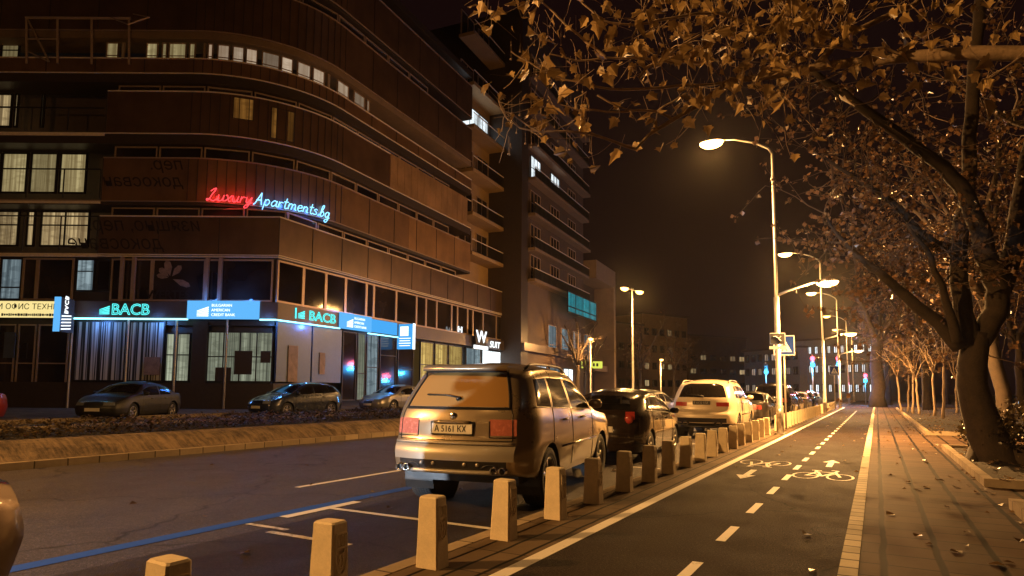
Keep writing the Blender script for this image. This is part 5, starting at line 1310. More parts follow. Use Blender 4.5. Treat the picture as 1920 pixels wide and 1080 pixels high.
SUV = dict(rear_lift=0.12, L=4.67, W=1.87, z0=0.26, rw=0.365, wheels=(-1.40, 1.42), crown=0.11, tumble=0.34, bulge=0.11, round=0.5, nose=0.17, tw=0.29, inset=0.02,
    top=[(-2.335, 1.62), (-2.1, 1.68), (-1.2, 1.725), (-0.3, 1.725), (0.15, 1.68), (0.95, 1.16), (1.1, 1.10), (1.9, 1.0), (2.335, 0.86)],
    belt=[(-2.335, 1.16), (0.9, 1.07), (2.335, 0.9)], zl=[0.26, 0.34, 0.40, 0.46, 0.53, 0.60, 0.66, 0.70, 0.74, 0.81, 0.87, 0.93, 0.99, 1.05, 1.10, 1.13],
    rear=[(0.0, 0.16), (0.3, 0.10), (0.42, 0.04), (0.50, 0.0), (0.66, 0.0), (0.71, 0.045), (0.74, 0.09), (1.0, 0.105), (1.13, 0.15), (1.62, 0.47), (1.8, 0.5)], front=[(0, 0.2), (0.4, 0.05), (0.6, 0.0), (0.8, 0.05), (1.1, 0.2), (1.8, 0.2)],
    side_glass=[(-1.98, -1.36), (-1.28, -0.42), (-0.34, 0.72)], windshield=(0.17, 0.95), rear_glass=(1.145, 1.585), rear_glass_c=0.90, tail=(0.80, 1.0), tl_c=0.60, head=(0.66, 0.86), grille=(0.45, 0.85), gr_c=0.25,
    bumper=(0.53, 0.73), valance=(0.41, 0.53), plate=(0.90,), mirror=(0.72, 1.15), handles=(-0.75, 0.15), doors=(-1.32, -0.38, 0.78), trim=0.62, paint=M_gold, bumper_m=M_goldtrim, glass=M_cglassd, glass_r=M_dusty, tail_m=M_tailpale, plate_text='А 5161 КХ', wiper=1.26, rails=(-1.75, 0.1), spokes=5)
def raised(S, d):
    Q = dict(S)
    for k in ('top', 'belt'): Q[k] = [(a, z + d) for a, z in S[k]]
    for k in ('rear', 'front'): Q[k] = [(z + d, a) for z, a in S[k]]
    for k in ('rear_glass', 'tail', 'head', 'grille', 'bumper', 'valance'): Q[k] = tuple(z + d for z in S[k])
    Q['zl'] = [z + d for z in S['zl']]; Q['z0'] = S['z0'] + d; Q['plate'] = (S['plate'][0] + d,); Q['mirror'] = (S['mirror'][0], S['mirror'][1] + d); Q['trim'] = S['trim'] + d; Q['wiper'] = S['wiper'] + d
    return Q
DZ = 0.085
SUV = raised(SUV, DZ)
HATCH = dict(L=4.0, W=1.72, z0=0.2, rw=0.30, wheels=(-1.25, 1.27), crown=0.10, tumble=0.40, bulge=0.14, round=0.6, nose=0.22, tw=0.2,
    top=[(-2.0, 1.36), (-1.75, 1.42), (-0.8, 1.49), (-0.1, 1.48), (0.3, 1.40), (1.05, 1.0), (1.5, 0.9), (2.0, 0.72)],
    belt=[(-2.0, 1.05), (0.9, 0.92), (2.0, 0.75)], zl=[0.2, 0.3, 0.38, 0.46, 0.52, 0.58, 0.64, 0.70, 0.76, 0.82, 0.88, 0.93, 0.97, 1.0],
    rear=[(0.0, 0.12), (0.3, 0.06), (0.45, 0.0), (0.58, 0.0), (0.62, 0.04), (0.95, 0.10), (1.0, 0.13), (1.36, 0.48), (1.6, 0.52)], front=[(0, 0.2), (0.3, 0.03), (0.5, 0.0), (0.7, 0.1), (1.0, 0.25), (1.6, 0.25)],
    side_glass=[(-1.62, -1.2), (-1.12, -0.25), (-0.17, 0.85)], windshield=(0.25, 1.05), rear_glass=(1.04, 1.33), rear_glass_c=0.88, tail=(0.80, 0.98), tl_c=0.70, head=(0.56, 0.76), grille=(0.3, 0.6), gr_c=0.4,
    bumper=(0.42, 0.60), plate=(0.66,), mirror=(0.78, 0.98), handles=(-0.75, 0.2), doors=(-1.15, -0.2, 0.85), paint=M_darkcar, glass=M_cglass, glass_r=M_cglass, front_plate=0.42, spokes=5, trim_m=M_black)
SEDAN = dict(HATCH, L=4.5, W=1.78, rw=0.315, wheels=(-1.33, 1.37), top=[(-2.25, 0.92), (-2.1, 1.0), (-1.55, 1.03), (-0.95, 1.36), (-0.4, 1.44), (0.1, 1.43), (0.45, 1.34), (1.15, 0.98), (1.7, 0.9), (2.25, 0.7)],
    belt=[(-2.25, 0.94), (1.0, 0.9), (2.25, 0.75)], zl=[0.2, 0.3, 0.38, 0.46, 0.52, 0.58, 0.64, 0.70, 0.74, 0.78, 0.82, 0.86, 0.9, 0.93],
    rear=[(0, 0.12), (0.3, 0.05), (0.45, 0.0), (0.6, 0.0), (0.9, 0.05), (1.0, 0.06), (1.6, 0.06)], side_glass=[(-1.15, -0.4), (-0.32, 0.75)], windshield=(0.42, 1.15), rear_slope=(-1.5, -0.92), rear_glass=(9, 9), tail=(0.70, 0.88), tl_c=0.55, plate=(0.76,), mirror=(0.75, 0.98), doors=(-1.2, -0.36, 0.85))
B = car('parked_suv', 'champagne gold estate SUV with a dusty rear window parked beside the nearest bollards', (-4.72, 8.72, ZR), R(8.5), SUV, 'cars parked along the kerb')
exhaust(B, (-0.66, -0.56, 0.56, 0.66), 0.44 + DZ, 0.042)
# badge, tail gate seams, plate recess, tow cover dots
b = MB(); c = cap_point(B, 0, 0, (1.045 + DZ), 0.0); b.lathe([(0.0, -0.018), (0.035, -0.018), (0.042, -0.012), (0.042, 0.02)], (0, c[1], (1.045 + DZ)), 'y', 20); b.build('round_badge', M_chrome, B.T, True)
b = MB()
for z in (0.765, 1.125): b.tube([cap_point(B, 0, q, z + DZ, 0.001) for q in np.linspace(-0.94, 0.94, 17)], 0.006, 4)
for sd in (1, -1): b.tube([cap_point(B, 0, sd * (0.94 if z < 1.13 else 0.92), z + DZ, 0.001) for z in np.linspace(0.765, 1.6, 12)], 0.006, 4)
for sd in (1, -1): b.tube([cap_point(B, 0, sd * 0.6, z + DZ, 0.003) for z in (0.81, 0.99)], 0.006, 4); b.tube([cap_point(B, 0, sd * q, 0.805 + DZ, 0.003) for q in (0.6, 0.8, 0.99)], 0.006, 4)
b.build('tailgate_seams', M_black, B.T)
b = MB(); zc = 0.90; w_ = 0.32
pts = [cap_point(B, 0, x / B.W, z + DZ, 0.012) for x, z in ((-w_, 0.83), (w_, 0.83), (w_ + 0.02, 0.98), (0.2, 0.985), (-0.2, 0.985), (-w_ - 0.02, 0.98), (-w_, 0.83))]; b.tube(pts, 0.008, 5); b.build('plate_frame', M_darksteel, B.T, True)
b = MB(); b.tube([cap_point(B, 0, q, 0.975 + DZ, 0.03) for q in np.linspace(-0.3, 0.3, 7)], 0.018, 6); b.build('tailgate_handle', M_gold, B.T, True)
b = MB()
for x in (-0.36, -0.2, 0.2, 0.36):
    c = cap_point(B, 0, x / B.W, 0.5 + DZ, 0.0); b.lathe([(0, -0.012), (0.022, -0.008), (0.024, 0.01)], (x, c[1], 0.5 + DZ), 'y', 10)
b.build('parking_sensors', M_goldtrim, B.T, True)
for sd in (1, -1):
    b = MB(); b.tube([cap_point(B, 0, sd * (0.61 + dx) / B.W, 0.44 + DZ + dz, 0.004) for dx, dz in [(0.12 * math.cos(a), 0.06 * math.sin(a)) for a in np.linspace(0, 2 * math.pi, 17)]], 0.006, 5)
    b.build('exhaust_surround', M_black, B.T, True)
b = MB(); b.tube([cap_point(B, 0, q, 0.41 + DZ, 0.02) for q in np.linspace(-0.82, 0.82, 13)], 0.028, 6); b.build('skid_lip', M_goldtrim, B.T, True)
b = MB(); b.tube([cap_point(B, 0, q, 0.735 + DZ, 0.012) for q in np.linspace(-0.99, 0.99, 21)], 0.02, 6); b.build('bumper_ledge', M_goldtrim, B.T, True)
b = MB(); rws = [[cap_point(B, 0, q, z + DZ, o_) for q in np.linspace(-0.93, 0.93, 15)] for z, o_ in ((1.60, 0.0), (1.585, 0.085), (1.625, 0.09), (1.66, 0.0))]; b.grid(rws); b.build('roof_spoiler', M_gold, B.T, True)
b = MB()
for zz in (1.14, 1.575): b.tube([cap_point(B, 0, q, zz + DZ, 0.002) for q in np.linspace(-0.9, 0.9, 17)], 0.012, 5)
for sd in (1, -1): b.tube([cap_point(B, 0, sd * 0.9, z + DZ, 0.002) for z in np.linspace(1.14, 1.575, 9)], 0.014, 5)
b.build('rear_window_seal', M_black, B.T)
rr2 = dict(HATCH, tail=(0.84, 1.0), tl_c=0.74)
B = car('parked_hatchback', 'black hatchback with round tail lights parked ahead of the champagne SUV', (-5.05, 14.55, ZR), R(4), rr2, 'cars parked along the kerb')
for sd in (1, -1):
    c = cap_point(B, 0, sd * 0.83, 0.86, 0.0); b = MB(); b.lathe([(0, -0.03), (0.05, -0.028), (0.085, -0.012), (0.09, 0.03)], (c[0], c[1] - 0.005, 0.86), 'y', 18); b.build('round_tail_light', M_taillight, B.T, True)
WS = dict(SUV, L=4.85, W=1.93, paint=M_whitecar, bumper_m=M_whitecar, glass=M_cglassd, glass_r=M_cglassd, tail_m=M_taillight, plate_lit=False, plate_text='Е 6122 КМ', plate=(1.08,), tail=(0.95, 1.12), tl_c=0.55, wiper=1.28, rail_m=M_whitecar, trim_m=M_black, bumper=None, rear_glass_c=0.93)
B = car('parked_suv', 'white SUV with dark number plate parked beyond the black hatchback', (-4.75, 22.6, ZR), R(2), WS, 'cars parked along the kerb')
b = MB()
for sd in (1, -1): b.tube([cap_point(B, 0, sd * (0.62 + dx) / B.W, 0.46 + dz, 0.006) for dx, dz in [(0.12 * math.cos(a), 0.07 * math.sin(a)) for a in np.linspace(0, 2 * math.pi, 13)]], 0.03, 5)
b.tube([cap_point(B, 0, q, 0.36, 0.006) for q in np.linspace(-0.85, 0.85, 11)], 0.035, 5); b.build('lower_trim', M_black, B.T, True)
car('parked_sedan', 'dark saloon parked beyond the white SUV, behind the lamp pole', (-4.8, 30.2, ZR), R(1), dict(SEDAN, paint=M_greycar, glass=M_cglassd, glass_r=M_cglassd, spokes=5), 'cars parked along the kerb')
VAN = dict(SUV, L=4.6, W=1.85, paint=M_darkcar, bumper_m=M_darkcar, glass=M_cglassd, glass_r=M_cglassd, tail_m=M_taillight, plate_text=None, wiper=None, rails=None, trim_m=M_black, rear_glass_c=0.9)
VAN['top'] = [(-2.335, 1.72), (-2.1, 1.8), (-1.2, 1.86), (0.2, 1.85), (0.6, 1.76), (1.5, 1.15), (1.8, 1.05), (2.335, 0.86)]; VAN['windshield'] = (0.6, 1.5)
car('parked_minivan', 'tall dark minivan parked right of the lamp pole', (-4.6, 36.6, ZR), R(0), VAN, 'cars parked along the kerb')
far = [(42.4, 'black hatchback in the far parked row just past the tall minivan', HATCH, M_darkcar), (47.6, 'grey saloon in the far parked row with a shining roof', SEDAN, M_greycar), (53.2, 'dark blue hatchback in the far parked row near the crossing sign', HATCH, M_bluecar), (58.4, 'silver saloon last in the far parked row before the crossing', SEDAN, M_silvercar)]
for y, lb, sp, pm in far:
    car('parked_car', lb, (-4.75, y, ZR), R(0), dict(sp, paint=pm, glass=M_cglassd, glass_r=M_cglassd), 'cars parked along the kerb')
# across the median, facing the camera
car('parked_hatchback', 'dark blue hatchback facing the camera in front of the bank corner', (-22.35, 20.6, 0.12), R(180), dict(HATCH, L=4.15, paint=M_bluecar, glass=M_cglassd, glass_f=M_cglassd), 'cars parked before the bank')
car('parked_sedan', 'silver grey saloon half hidden by the champagne SUV before the bank', (-22.4, 27.6, 0.12), R(180), dict(SEDAN, paint=M_silvercar, glass=M_cglassd, glass_f=M_cglassd), 'cars parked before the bank')
car('parked_sedan', 'very dark saloon side on below the BACB fascia', (-24.9, 14.8, 0.12), R(180 + 29), dict(SEDAN, paint=M_black, glass=M_cglassd, glass_f=M_cglassd), 'cars parked before the bank')
car('moving_car', 'red car at the left edge across the median', (-25.4, 8.6, 0.12), R(180 + 20), dict(SEDAN, paint=M_redcar, glass=M_cglassd, glass_f=M_cglassd))
car('moving_car', 'pale silver car on the road between the black hatchback and the white SUV', (-8.6, 27.5, ZR), R(0), dict(HATCH, L=4.2, paint=M_silvercar, glass=M_cglassd, glass_f=M_cglassd))
car('parked_car', 'bronze car at the lower left corner, only a front wing and headlight showing', (-4.74, -0.42, ZR), R(0), dict(SUV, L=4.5, W=1.85, paint=M_bronzecar, bumper_m=M_bronzecar, plate_text=None, wiper=None, head=(0.78, 0.98), hl_c=0.45), 'cars parked along the kerb')

# ------------------------------------------------------------------ trees
LEAFP = [(0, 0), (0.20, -0.04), (0.44, 0.12), (0.33, 0.28), (0.50, 0.50), (0.27, 0.60), (0.12, 0.82), (0.0, 1.0)]
_lr = random.Random(77)
def leaf(mb, p, d, n, s, fold=0.25, near=True):
    d = d / (np.linalg.norm(d) + 1e-9); sd = np.cross(d, n); sd = sd / (np.linalg.norm(sd) + 1e-9); n = np.cross(sd, d)
    if near:
        cu, tw_, wv = _lr.uniform(-0.75, 0.45), _lr.uniform(-0.5, 0.5), _lr.uniform(0.7, 1.15)
        for sg in (1, -1):
            mb.quad(*[p + s * (d * y * (1 - 0.15 * abs(cu)) + sd * x * sg * wv + n * ((fold + tw_ * y * sg) * abs(x) * 1.4 + cu * y * y)) for x, y in (LEAFP if sg > 0 else LEAFP[::-1])])
    else:
        mb.quad(p, p + s * (d * 0.45 + sd * 0.48 + n * fold * 0.5), p + s * (d * 1.0 - n * 0.12), p + s * (d * 0.45 - sd * 0.48 + n * fold * 0.5))
def rvec(r): 
    v = np.array([r.gauss(0, 1), r.gauss(0, 1), r.gauss(0, 1)]); return v / (np.linalg.norm(v) + 1e-9)
def wig(pts, r, amp, sub=3):
    out = []
    for a, c in zip(pts[:-1], pts[1:]):
        for k in range(sub):
            t = k / sub; out.append(a + (c - a) * t + (rvec(r) * amp * np.linalg.norm(c - a) if k else 0))
    out.append(pts[-1]); return out
def twig(mb, lmb, p, d, ln, rad, depth, r, lsize, nleaf, near, sub=3, kk=4, droop=0.5):
    pts = [p]; q = p; dd = d / (np.linalg.norm(d) + 1e-9)
    for k in range(4):
        dd = dd + rvec(r) * 0.28 + np.array([0, 0, 0.05]); dd = dd / np.linalg.norm(dd); q = q + dd * ln / 4; pts.append(q)
    mb.tube(pts, [rad, rad * 0.85, rad * 0.7, rad * 0.55, rad * 0.35], kk, 1 if mb is lmb else 0, caps=False)
    if depth > 0:
        for k in range(sub):
            i = r.choice((1, 2, 3, 4)); d2 = dd * 0.6 + rvec(r) * 0.8
            twig(mb, lmb, pts[i], d2, ln * r.uniform(0.5, 0.75), rad * 0.55, depth - 1, r, lsize, nleaf, near, sub, kk, droop)
    if depth == 0 or r.random() < 0.3:
        for k in range(nleaf):
            i = r.choice((1, 2, 3, 4, 4)); b0 = pts[i] + rvec(r) * lsize * 0.45
            leaf(lmb, b0, rvec(r) * 0.8 + np.array([0, 0, -droop]), rvec(r) + np.array([0, 0, 0.3]), lsize * r.uniform(0.55, 1.2), r.uniform(0.0, 0.5), near)
M_twigd = mat('dark twig', (0.085, 0.055, 0.036), 0.8, var=0.3, scale=8)
def finish_tree(t, trunk, crown, bark, leafm, base, branch=None, twm=None):
    base = np.array(base, float)
    o = trunk.build('trunk', bark, t, True, base)
    if branch is not None and branch.f: branch.build('branches', twm or M_twig, t, True, base)
    if crown is not None and crown.f: crown.build('crown', [leafm, M_twig], t, False, base)

# the plane tree that stands just right of the photographer; its bough reaches over the path
r = random.Random(21)
base = (2.35, 2.6, 0.0); t = thing('plane_tree', 'plane tree at right whose pale bough and big leaves hang over the path', 'tree', base)
trunk = MB(); br = MB(); cr = MB()
def pix(L): return [P(x, y, v) for x, y, v in L]
trunk.tube(wig([np.array([2.35, 2.6, -0.05]), np.array([2.3, 2.65, 1.2]), np.array([2.2, 2.7, 2.6]), np.array([2.3, 2.6, 4.6]), np.array([2.5, 2.5, 7.5])], r, 0.03), [0.36, 0.33, 0.3, 0.29, 0.28, 0.27, 0.26, 0.24, 0.22, 0.2, 0.18, 0.15, 0.12][:13], 12)
bough = pix([(2250, 60, 3.9), (2050, 92, 4.2), (1920, 101, 4.4), (1830, 99, 4.5), (1705, 106, 4.7), (1640, 113, 4.9), (1528, 126, 5.1), (1450, 142, 5.2), (1368, 152, 5.3), (1312, 196, 5.3), (1262, 224, 5.35), (1215, 254, 5.4), (1192, 280, 5.4)])
bough = [np.array([2.22, 2.7, 3.1])] + bough
trunk.tube(bough, [0.09, 0.075, 0.066, 0.056, 0.05, 0.044, 0.04, 0.034, 0.028, 0.024, 0.021, 0.018, 0.014, 0.009], 10)
b2_ = pix([(1528, 126, 5.1), (1560, 90, 5.15), (1590, 66, 5.2), (1650, 36, 5.2), (1715, 8, 5.3), (1760, -40, 5.3)]); trunk.tube(b2_, [0.026, 0.026, 0.024, 0.024, 0.022, 0.018], 8)
thin = [
 [(1262, 224, 5.35), (1232, 209, 5.3), (1196, 207, 5.3), (1140, 210, 5.3), (1085, 207, 5.3), (1050, 196, 5.3)],
 [(1192, 280, 5.4), (1150, 265, 5.35), (1110, 252, 5.3), (1060, 246, 5.3), (1012, 248, 5.3), (985, 232, 5.3), (962, 215, 5.3), (938, 206, 5.3)],
 [(1012, 248, 5.3), (975, 240, 5.3), (950, 222, 5.3), (935, 190, 5.3)],
 [(1368, 152, 5.3), (1310, 160, 5.2), (1245, 164, 5.1), (1172, 168, 5.1), (1120, 163, 5.1), (1062, 150, 5.1), (1010, 128, 5.1), (975, 108, 5.1), (958, 96, 5.1)],
 [(1312, 118, 5.2), (1262, 117, 5.1), (1192, 108, 5.1), (1135, 108, 5.1), (1080, 114, 5.1), (1030, 101, 5.1)],
 [(1135, 106, 5.1), (1100, 80, 5.1), (1062, 48, 5.1), (1012, 0, 5.1), (990, -30, 5.1)],
 [(1198, 146, 5.0), (1215, 125, 5.0), (1250, 105, 5.0), (1290, 78, 5.0), (1345, 52, 5.0), (1372, 20, 5.0), (1385, -20, 5.0)],
 [(1440, 60, 4.9), (1350, 25, 4.9), (1260, 34, 4.8), (1212, 44, 4.8), (1165, 45, 4.8), (1125, 36, 4.8), (1092, 6, 4.8), (1080, -20, 4.8)],
 [(1196, 48, 4.8), (1206, 20, 4.8), (1222, -10, 4.8)], [(1196, 50, 4.8), (1186, 68, 4.8), (1184, 96, 4.8)],
 [(1230, 210, 5.3), (1262, 190, 5.2), (1300, 165, 5.2)], [(1120, 178, 5.2), (1160, 200, 5.2), (1200, 207, 5.3)],
 [(1080, 205, 5.3), (1078, 185, 5.3), (1100, 172, 5.3)], [(1505, 135, 5.1), (1465, 165, 5.0), (1440, 185, 5.0), (1425, 215, 5.0)],
 [(1705, 106, 4.7), (1660, 90, 4.7), (1600, 95, 4.7), (1540, 85, 4.7), (1480, 100, 4.7)], [(1640, 113, 4.9), (1590, 130, 4.8), (1545, 150, 4.8), (1480, 165, 4.8)],
 [(1830, 99, 4.5), (1800, 60, 4.5), (1740, 40, 4.5), (1690, -10, 4.5)], [(1920, 101, 4.4), (1880, 130, 4.3), (1850, 150, 4.3)],
]
for L in thin:
    pts = wig(pix(L), r, 0.04, 2); k = len(pts); r0 = 0.013 if len(L) > 4 else 0.009
    br.tube(pts, [r0 * (1 - 0.65 * i / k) for i in range(k)], 6, caps=False)
    for i in range(1, k):
        if r.random() < 0.75:
            d = rvec(r); twig(br, cr, pts[i], d, r.uniform(0.12, 0.4), 0.0035, 0, r, 0.115, 1 if pts[i][0] < -0.6 else 2, True, kk=4, droop=0.9)
# heavier leaf clusters above the lamp
for (x0, x1, y0, y1, n, s_) in ((1225, 1500, -10, 130, 150, 0.098), (1280, 1480, 120, 215, 48, 0.105), (1450, 1600, -10, 90, 50, 0.11), (1500, 1900, -20, 90, 32, 0.10), (1600, 1920, 90, 190, 8, 0.13), (960, 1220, 0, 120, 22, 0.12), (960, 1230, 120, 290, 20, 0.12), (880, 980, -20, 60, 10, 0.10)):
    for k in range(n):
        p = P(r.uniform(x0, x1), r.uniform(y0, y1), r.uniform(4.6, 5.9)); leaf(cr, p, rvec(r) * 0.9 + np.array([0, 0, -0.8]), rvec(r), s_ * r.uniform(0.6, 1.25), r.uniform(0, 0.5)); cr.tube([p, p + rvec(r) * 0.06 + np.array([0, 0, 0.12])], 0.002, 4, 1, caps=False)
        if k % 3 == 0: twig(cr, cr, p, rvec(r), 0.45, 0.004, 0, r, s_, 1, True, droop=0.9)
for k in range(46):        # seed balls on threads
    p = P(r.uniform(945, 1110), r.uniform(60, 290), r.uniform(5.0, 5.6)); cr.tube([p + np.array([0, 0, 0.16]), p], 0.0013, 4, 1, caps=False); cr.lathe([(0, -0.009), (0.008, -0.005), (0.009, 0.0), (0.008, 0.005), (0, 0.009)], p, 'z', 7, 1)
finish_tree(t, trunk, cr, M_bark, M_leaf, base, br)

# the big leaning plane tree in the planting bed
r = random.Random(5)
bp = P(1872, 892, 12.4); base = (bp[0], bp[1], 0.05); t = thing('plane_tree', 'big dark leaning plane tree with a forked trunk in the planting bed at right', 'tree', base)
trunk = MB(); br = MB(); cr = MB(); V = 12.4
def limb(L, rad, k=10, amp=0.03):
    pts = wig(pix(L), r, amp, 3); n = len(pts); xs = np.linspace(0, 1, len(rad)); rr_ = [float(np.interp(i / (n - 1), xs, rad)) for i in range(n)]; trunk.tube(pts, rr_, k); return pts
main = limb([(1885, 905, V), (1868, 860, V), (1842, 790, V), (1822, 720, V), (1826, 660, V), (1832, 625, V)], [0.52, 0.37, 0.30, 0.25, 0.235, 0.225], 14)
L1 = limb([(1822, 655, V), (1806, 590, V), (1798, 500, V), (1800, 420, V + .2), (1818, 320, V + .3), (1822, 220, V + .4), (1826, 120, V + .4), (1836, 10, V + .4), (1846, -120, V + .4)], [0.19, 0.16, 0.145, 0.13, 0.12, 0.11, 0.08])
L2 = limb([(1834, 640, V), (1868, 585, V - .1), (1872, 540, V - .2), (1850, 485, V - .3), (1838, 430, V - .5), (1812, 365, V - .8), (1768, 312, V - 1.0), (1700, 262, V - 1.4), (1620, 205, V - 1.8), (1560, 160, V - 2.0), (1520, 132, V - 2.2)], [0.21, 0.2, 0.19, 0.17, 0.14, 0.11, 0.09, 0.065, 0.045])
L3 = limb([(1800, 650, V), (1760, 605, V), (1700, 556, V), (1650, 512, V), (1610, 482, V), (1570, 440, V), (1545, 400, V)], [0.16, 0.13, 0.105, 0.08, 0.06, 0.035, 0.02])
L4 = limb([(1874, 545, V), (1900, 470, V), (1912, 380, V), (1935, 260, V), (1950, 100, V)], [0.2, 0.17, 0.15, 0.12, 0.1])
L5 = limb([(1806, 470, V), (1760, 462, V), (1725, 440, V), (1700, 405, V), (1660, 370, V), (1600, 330, V), (1540, 290, V)], [0.12, 0.1, 0.09, 0.07, 0.06, 0.04, 0.02])
L6 = limb([(1795, 640, V - .2), (1772, 560, V - .3), (1745, 480, V - .6), (1700, 420, V - .9)], [0.1, 0.07, 0.05, 0.02], 8)
trunk.tube([bp + np.array([0.3, -0.1, 0.5]), bp + np.array([0.55, -0.3, 0.05]), bp + np.array([0.9, -0.5, -0.05])], [0.2, 0.13, 0.05], 8); trunk.tube([bp + np.array([-0.3, 0.0, 0.45]), bp + np.array([-0.5, -0.2, 0.05]), bp + np.array([-0.7, -0.4, -0.05])], [0.16, 0.1, 0.04], 8)
for Lm, n, ln in ((L1, 26, 1.7), (L2[8:], 34, 1.5), (L3[4:], 30, 1.2), (L4, 24, 1.7), (L5[4:], 36, 1.4), (L6[3:], 16, 1.1)):
    for k in range(n):
        p = Lm[r.randrange(len(Lm))]; d = rvec(r); d[2] = d[2] * 0.7 + 0.1; d = d + np.array([-0.25, 0.75, 0.0])
        twig(br, cr, p, d, ln * r.uniform(0.6, 1.3), 0.014, 1, r, 0.105, 9, False, 3, 4)
finish_tree(t, trunk, cr, M_barkd, M_leafdark, base, br, M_twigd)

# further trees in the beds and the park behind
def tree(x, y, h, label, seed, crown_r=2.6, lean=(0, 0), r0=0.16, fork=0.4, nl=44, leafm=M_leafdark, ls=0.14, nleaf=9, group='trees in the park', bare=False, bark=M_barkd, name='tree'):
    r = random.Random(seed); base = (x, y, 0.02); t = thing(name, label, 'tree', base, 0, group); trunk = MB(); br = MB(); cr = MB()
    b0 = np.array(base); fk = b0 + np.array([lean[0] * fork, lean[1] * fork, h * fork])
    tp = wig([b0 - np.array([0, 0, 0.1]), b0 + (fk - b0) * 0.5, fk], r, 0.04); n = len(tp); trunk.tube(tp, [r0 * (1.35 if i == 0 else 1 - 0.3 * i / n) for i in range(n)], 10)
    for k in range(5 if r0 > 0.1 else 4):
        a = 2 * math.pi * (k + r.random() * 0.7) / 5; rad = crown_r * r.uniform(0.45, 0.95); e = fk + np.array([math.cos(a) * rad + lean[0], math.sin(a) * rad + lean[1], (h - h * fork) * r.uniform(0.55, 1.0)])
        lp = wig([fk, fk + (e - fk) * 0.4 + np.array([0, 0, 0.3]), e], r, 0.08, 3); n = len(lp); trunk.tube(lp, [r0 * 0.55 * (1 - 0.75 * i / n) for i in range(n)], 7)
        for q in range(nl // 5):
            p = lp[r.randrange(1, n)]; d = rvec(r); d[2] = d[2] * 0.6 + 0.15; twig(br, cr, p, d, crown_r * r.uniform(0.3, 0.6), r0 * 0.1 + 0.003, 1, r, ls, 0 if bare else nleaf, False, 3, 4)
    finish_tree(t, trunk, cr, bark, leafm, base, br, M_twigd if r0 > 0.1 else M_twig); return t
tree(3.4, 24.5, 10.5, 'tall leafy tree just behind the big plane tree, over the pavement', 31, 3.4, (-1.0, 0), 0.22, nl=60)
tree(5.2, 17.5, 11, 'dark leafy tree at the right edge behind the forked plane tree', 32, 3.4, (0, 0), 0.25, nl=60)
tree(3.3, 56.0, 11, 'dark trunked tree in the far end of the long planting bed', 33, 3.2, (-0.5, 0), 0.36, nl=50, ls=0.2)
tree(4.4, 38, 10, 'leafy tree in the middle of the long planting bed', 34, 3.0, (-1.2, 0), 0.2, nl=60, ls=0.17)
tree(9.0, 27, 11, 'broad dark park tree right of the long planting bed', 35, 4.2, (0, 0), 0.26, nl=60, ls=0.18)
tree(13, 40, 12, 'broad dark park tree deep behind the forked plane tree', 36, 4.5, (0, 0), 0.28, nl=60, ls=0.2)
tree(8.6, 14, 9.5, 'dark park tree at the far right behind the shrubs', 37, 3.4, (0, 0), 0.22, nl=60)
tree(8.0, 52, 11, 'dark park tree beyond the saplings', 38, 4.0, (0, 0), 0.26, nl=50, ls=0.2)
tree(1.0, 78, 12, 'leafy tree beyond the crossing, behind the thick trunk', 39, 4.0, (0, 0), 0.3, nl=44, ls=0.24)
tree(7, 90, 12, 'distant leafy tree beyond the crossing at right', 40, 4.5, (0, 0), 0.3, nl=44, ls=0.26)
tr = tree(0.05, 67.5, 13, 'thick dark flaring trunk standing in the middle where the path bends', 41, 3.6, (0.3, 0), 0.62, 0.42, nl=50, ls=0.2)
for i, (px, py, h, ln, s_) in enumerate(((1768, 786, 5.2, 0.3, 51), (1690, 775, 4.6, -0.3, 52), (1712, 776, 4.8, 0.2, 53), (1724, 778, 4.4, -0.2, 54), (1752, 782, 4.7, 0.1, 55), (1793, 776, 4.4, 0.2, 56), (1702, 773, 5.0, 0.3, 57))):
    g = G(px, py); tree(g[0], g[1], h, 'slim pale bare sapling, %s from the left among the saplings' % ORD[[1, 2, 3, 4, 5, 6, 0][i] if False else sorted([1768, 1690, 1712, 1724, 1752, 1793, 1702]).index(px)], s_, 1.5, (ln, 0), 0.07, 0.5, nl=30, bare=i % 3 != 0, ls=0.14, nleaf=3, group='saplings in the long bed', bark=M_twig, name='sapling')
for i, (x, y, h, s_, lb) in enumerate(((-27.5, 66, 8, 61, 'bare pruned tree left of the twin lamp'), (-26, 60, 9, 62, 'bare tree with thick dark trunk right of the twin lamp'), (-25.5, 78, 9, 63, 'bare spreading tree behind the white SUV'), (-25, 92, 10, 64, 'bare tree left of the lamp pole'), (-26, 104, 10, 65, 'bare distant tree before the pale office'))):
    tree(x, y, h, lb, s_, 3.0, (0, 0), 0.26, 0.42, nl=50, bare=i in (0, 1), ls=0.22, nleaf=3, group='trees on the far pavement')

# shrubs
def shrub(x, y, h, w_, label, seed, n=420):
    r = random.Random(seed); base = (x, y, 0.05); t = thing('shrub', label, 'shrub', base, 0, 'shrubs in the planting beds'); st = MB(); cr = MB()
    for k in range(9):
        a = r.uniform(0, 6.28); e = np.array([x + math.cos(a) * w_ * r.uniform(0.3, 0.9), y + math.sin(a) * w_ * r.uniform(0.3, 0.9), h * r.uniform(0.6, 1.05)]); st.tube(wig([np.array(base), e], r, 0.12, 4), [0.014, 0.012, 0.01, 0.008, 0.005], 4, caps=False)
    for k in range(n):
        u = rvec(r) * (r.random() ** 0.5); p = np.array([x + u[0] * w_, y + u[1] * w_, 0.1 + h * 0.5 + u[2] * h * 0.5 * (0.8 + 0.3 * math.sin(3 * u[0] + seed))]); leaf(cr, p, rvec(r), rvec(r) + np.array([0, 0, 0.4]), r.uniform(0.05, 0.1), 0.3, False)
    st.build('stems', M_barkd, t, False, base); cr.build('foliage', M_shrub, t, False, base)
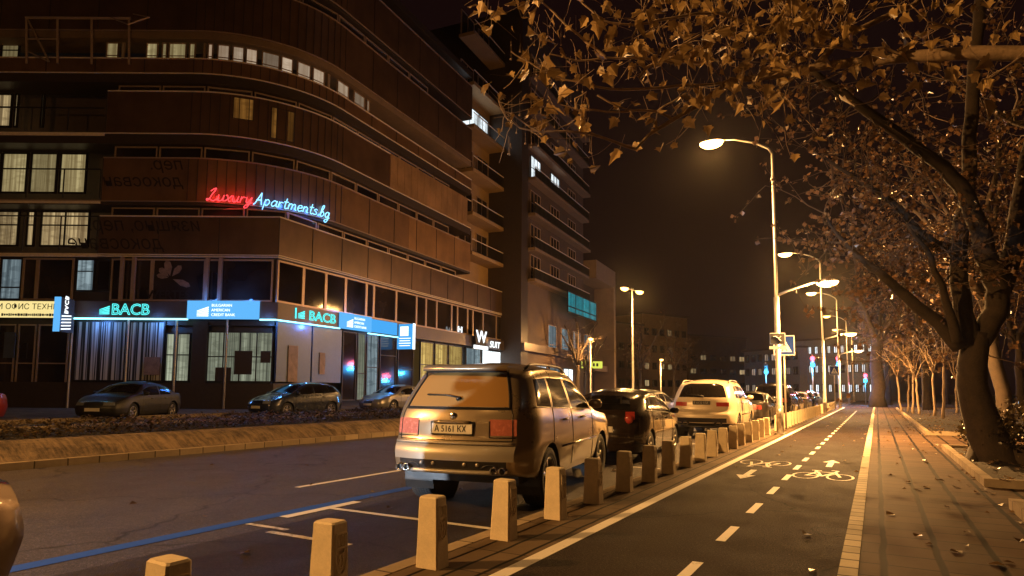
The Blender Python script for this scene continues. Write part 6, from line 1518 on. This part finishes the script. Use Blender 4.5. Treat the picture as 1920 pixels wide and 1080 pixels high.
for i, (x, y, h, w_, lb) in enumerate(((1.85, 15.4, 1.0, 0.55, 'dark glossy shrub at the kerb left of the leaning trunk'), (1.95, 16.9, 0.9, 0.5, 'dark shrub by the far corner of the middle bed'), (2.5, 14.9, 1.2, 0.7, 'taller dark shrub just behind the leaning trunk'), (3.0, 13.2, 0.9, 0.7, 'dark shrub right of the leaning trunk base'), (3.6, 15.0, 1.4, 0.9, 'big dark shrub at the right edge behind the trunk'), (2.3, 12.6, 0.5, 0.35, 'low twiggy shrub in front of the leaning trunk'), (1.9, 8.4, 0.4, 0.35, 'low shrub in the nearest bed at the right edge'), (2.6, 8.9, 0.6, 0.5, 'second low shrub deeper in the nearest bed'), (4.8, 17, 1.5, 0.9, 'big dark shrub deep in the middle bed'), (3.6, 28, 1.0, 0.9, 'dark shrub at the near end of the long bed'), (4.6, 33, 1.1, 1.0, 'dark shrub in the middle of the long bed'), (4.8, 44, 1.2, 1.1, 'dark shrub far along the long bed'))):
    shrub(x, y, h, w_, lb, 70 + i, 700 if i in (0, 1, 2, 4) else 420)
# fallen leaves: a scatter on beds and pavement
b = MB(); r = random.Random(9)
for k in range(1500):
    if k < 900: y0, y1 = beds[2] if k % 3 else beds[1]; x = r.uniform(1.45, 4.2); y = r.uniform(y0, y1) if k % 3 == 0 else y0 + (y1 - y0) * r.random() ** 2; z = 0.11
    else: x = r.uniform(-2.4, 1.3) if r.random() < 0.4 else 1.3 - 1.2 * r.random() ** 2; y = 2 + 45 * r.random(); z = 0.012
    if k >= 980 and r.random() < 0.62: continue
    if k >= 1440: x = r.uniform(-11, -4); y = r.uniform(3, 12); z = ZR + 0.012
    a = r.uniform(0, 6.28); leaf(b, np.array([x, y, z]), np.array([math.cos(a), math.sin(a), r.uniform(0, 0.25)]), np.array([r.uniform(-0.4, 0.4), r.uniform(-0.4, 0.4), 1]), r.uniform(0.05, 0.12), 0.25, False)
o = b.build('fallen_leaves', M_litter); tag(o, 'dry fallen leaves scattered over the pavement and planting beds', 'fallen leaves', kind='stuff')

# ------------------------------------------------------------------ faint even mist added to give the lamps a glow
hm, ht, ho = nt('lamp glow mist'); pv = ht.nodes.new('ShaderNodeVolumePrincipled'); pv.inputs['Color'].default_value = (0.9, 0.86, 0.82, 1); pv.inputs['Density'].default_value = 0.00026; pv.inputs['Anisotropy'].default_value = 0.84
ht.links.new(pv.outputs[0], ho.inputs['Volume'])
b = MB(); b.box((0, 220, 20.4), (620, 580, 43.2)); hz = b.build('added_haze', hm); hz['kind'] = 'stuff'; hz['label'] = 'faint haze added to make the street lamps glow'
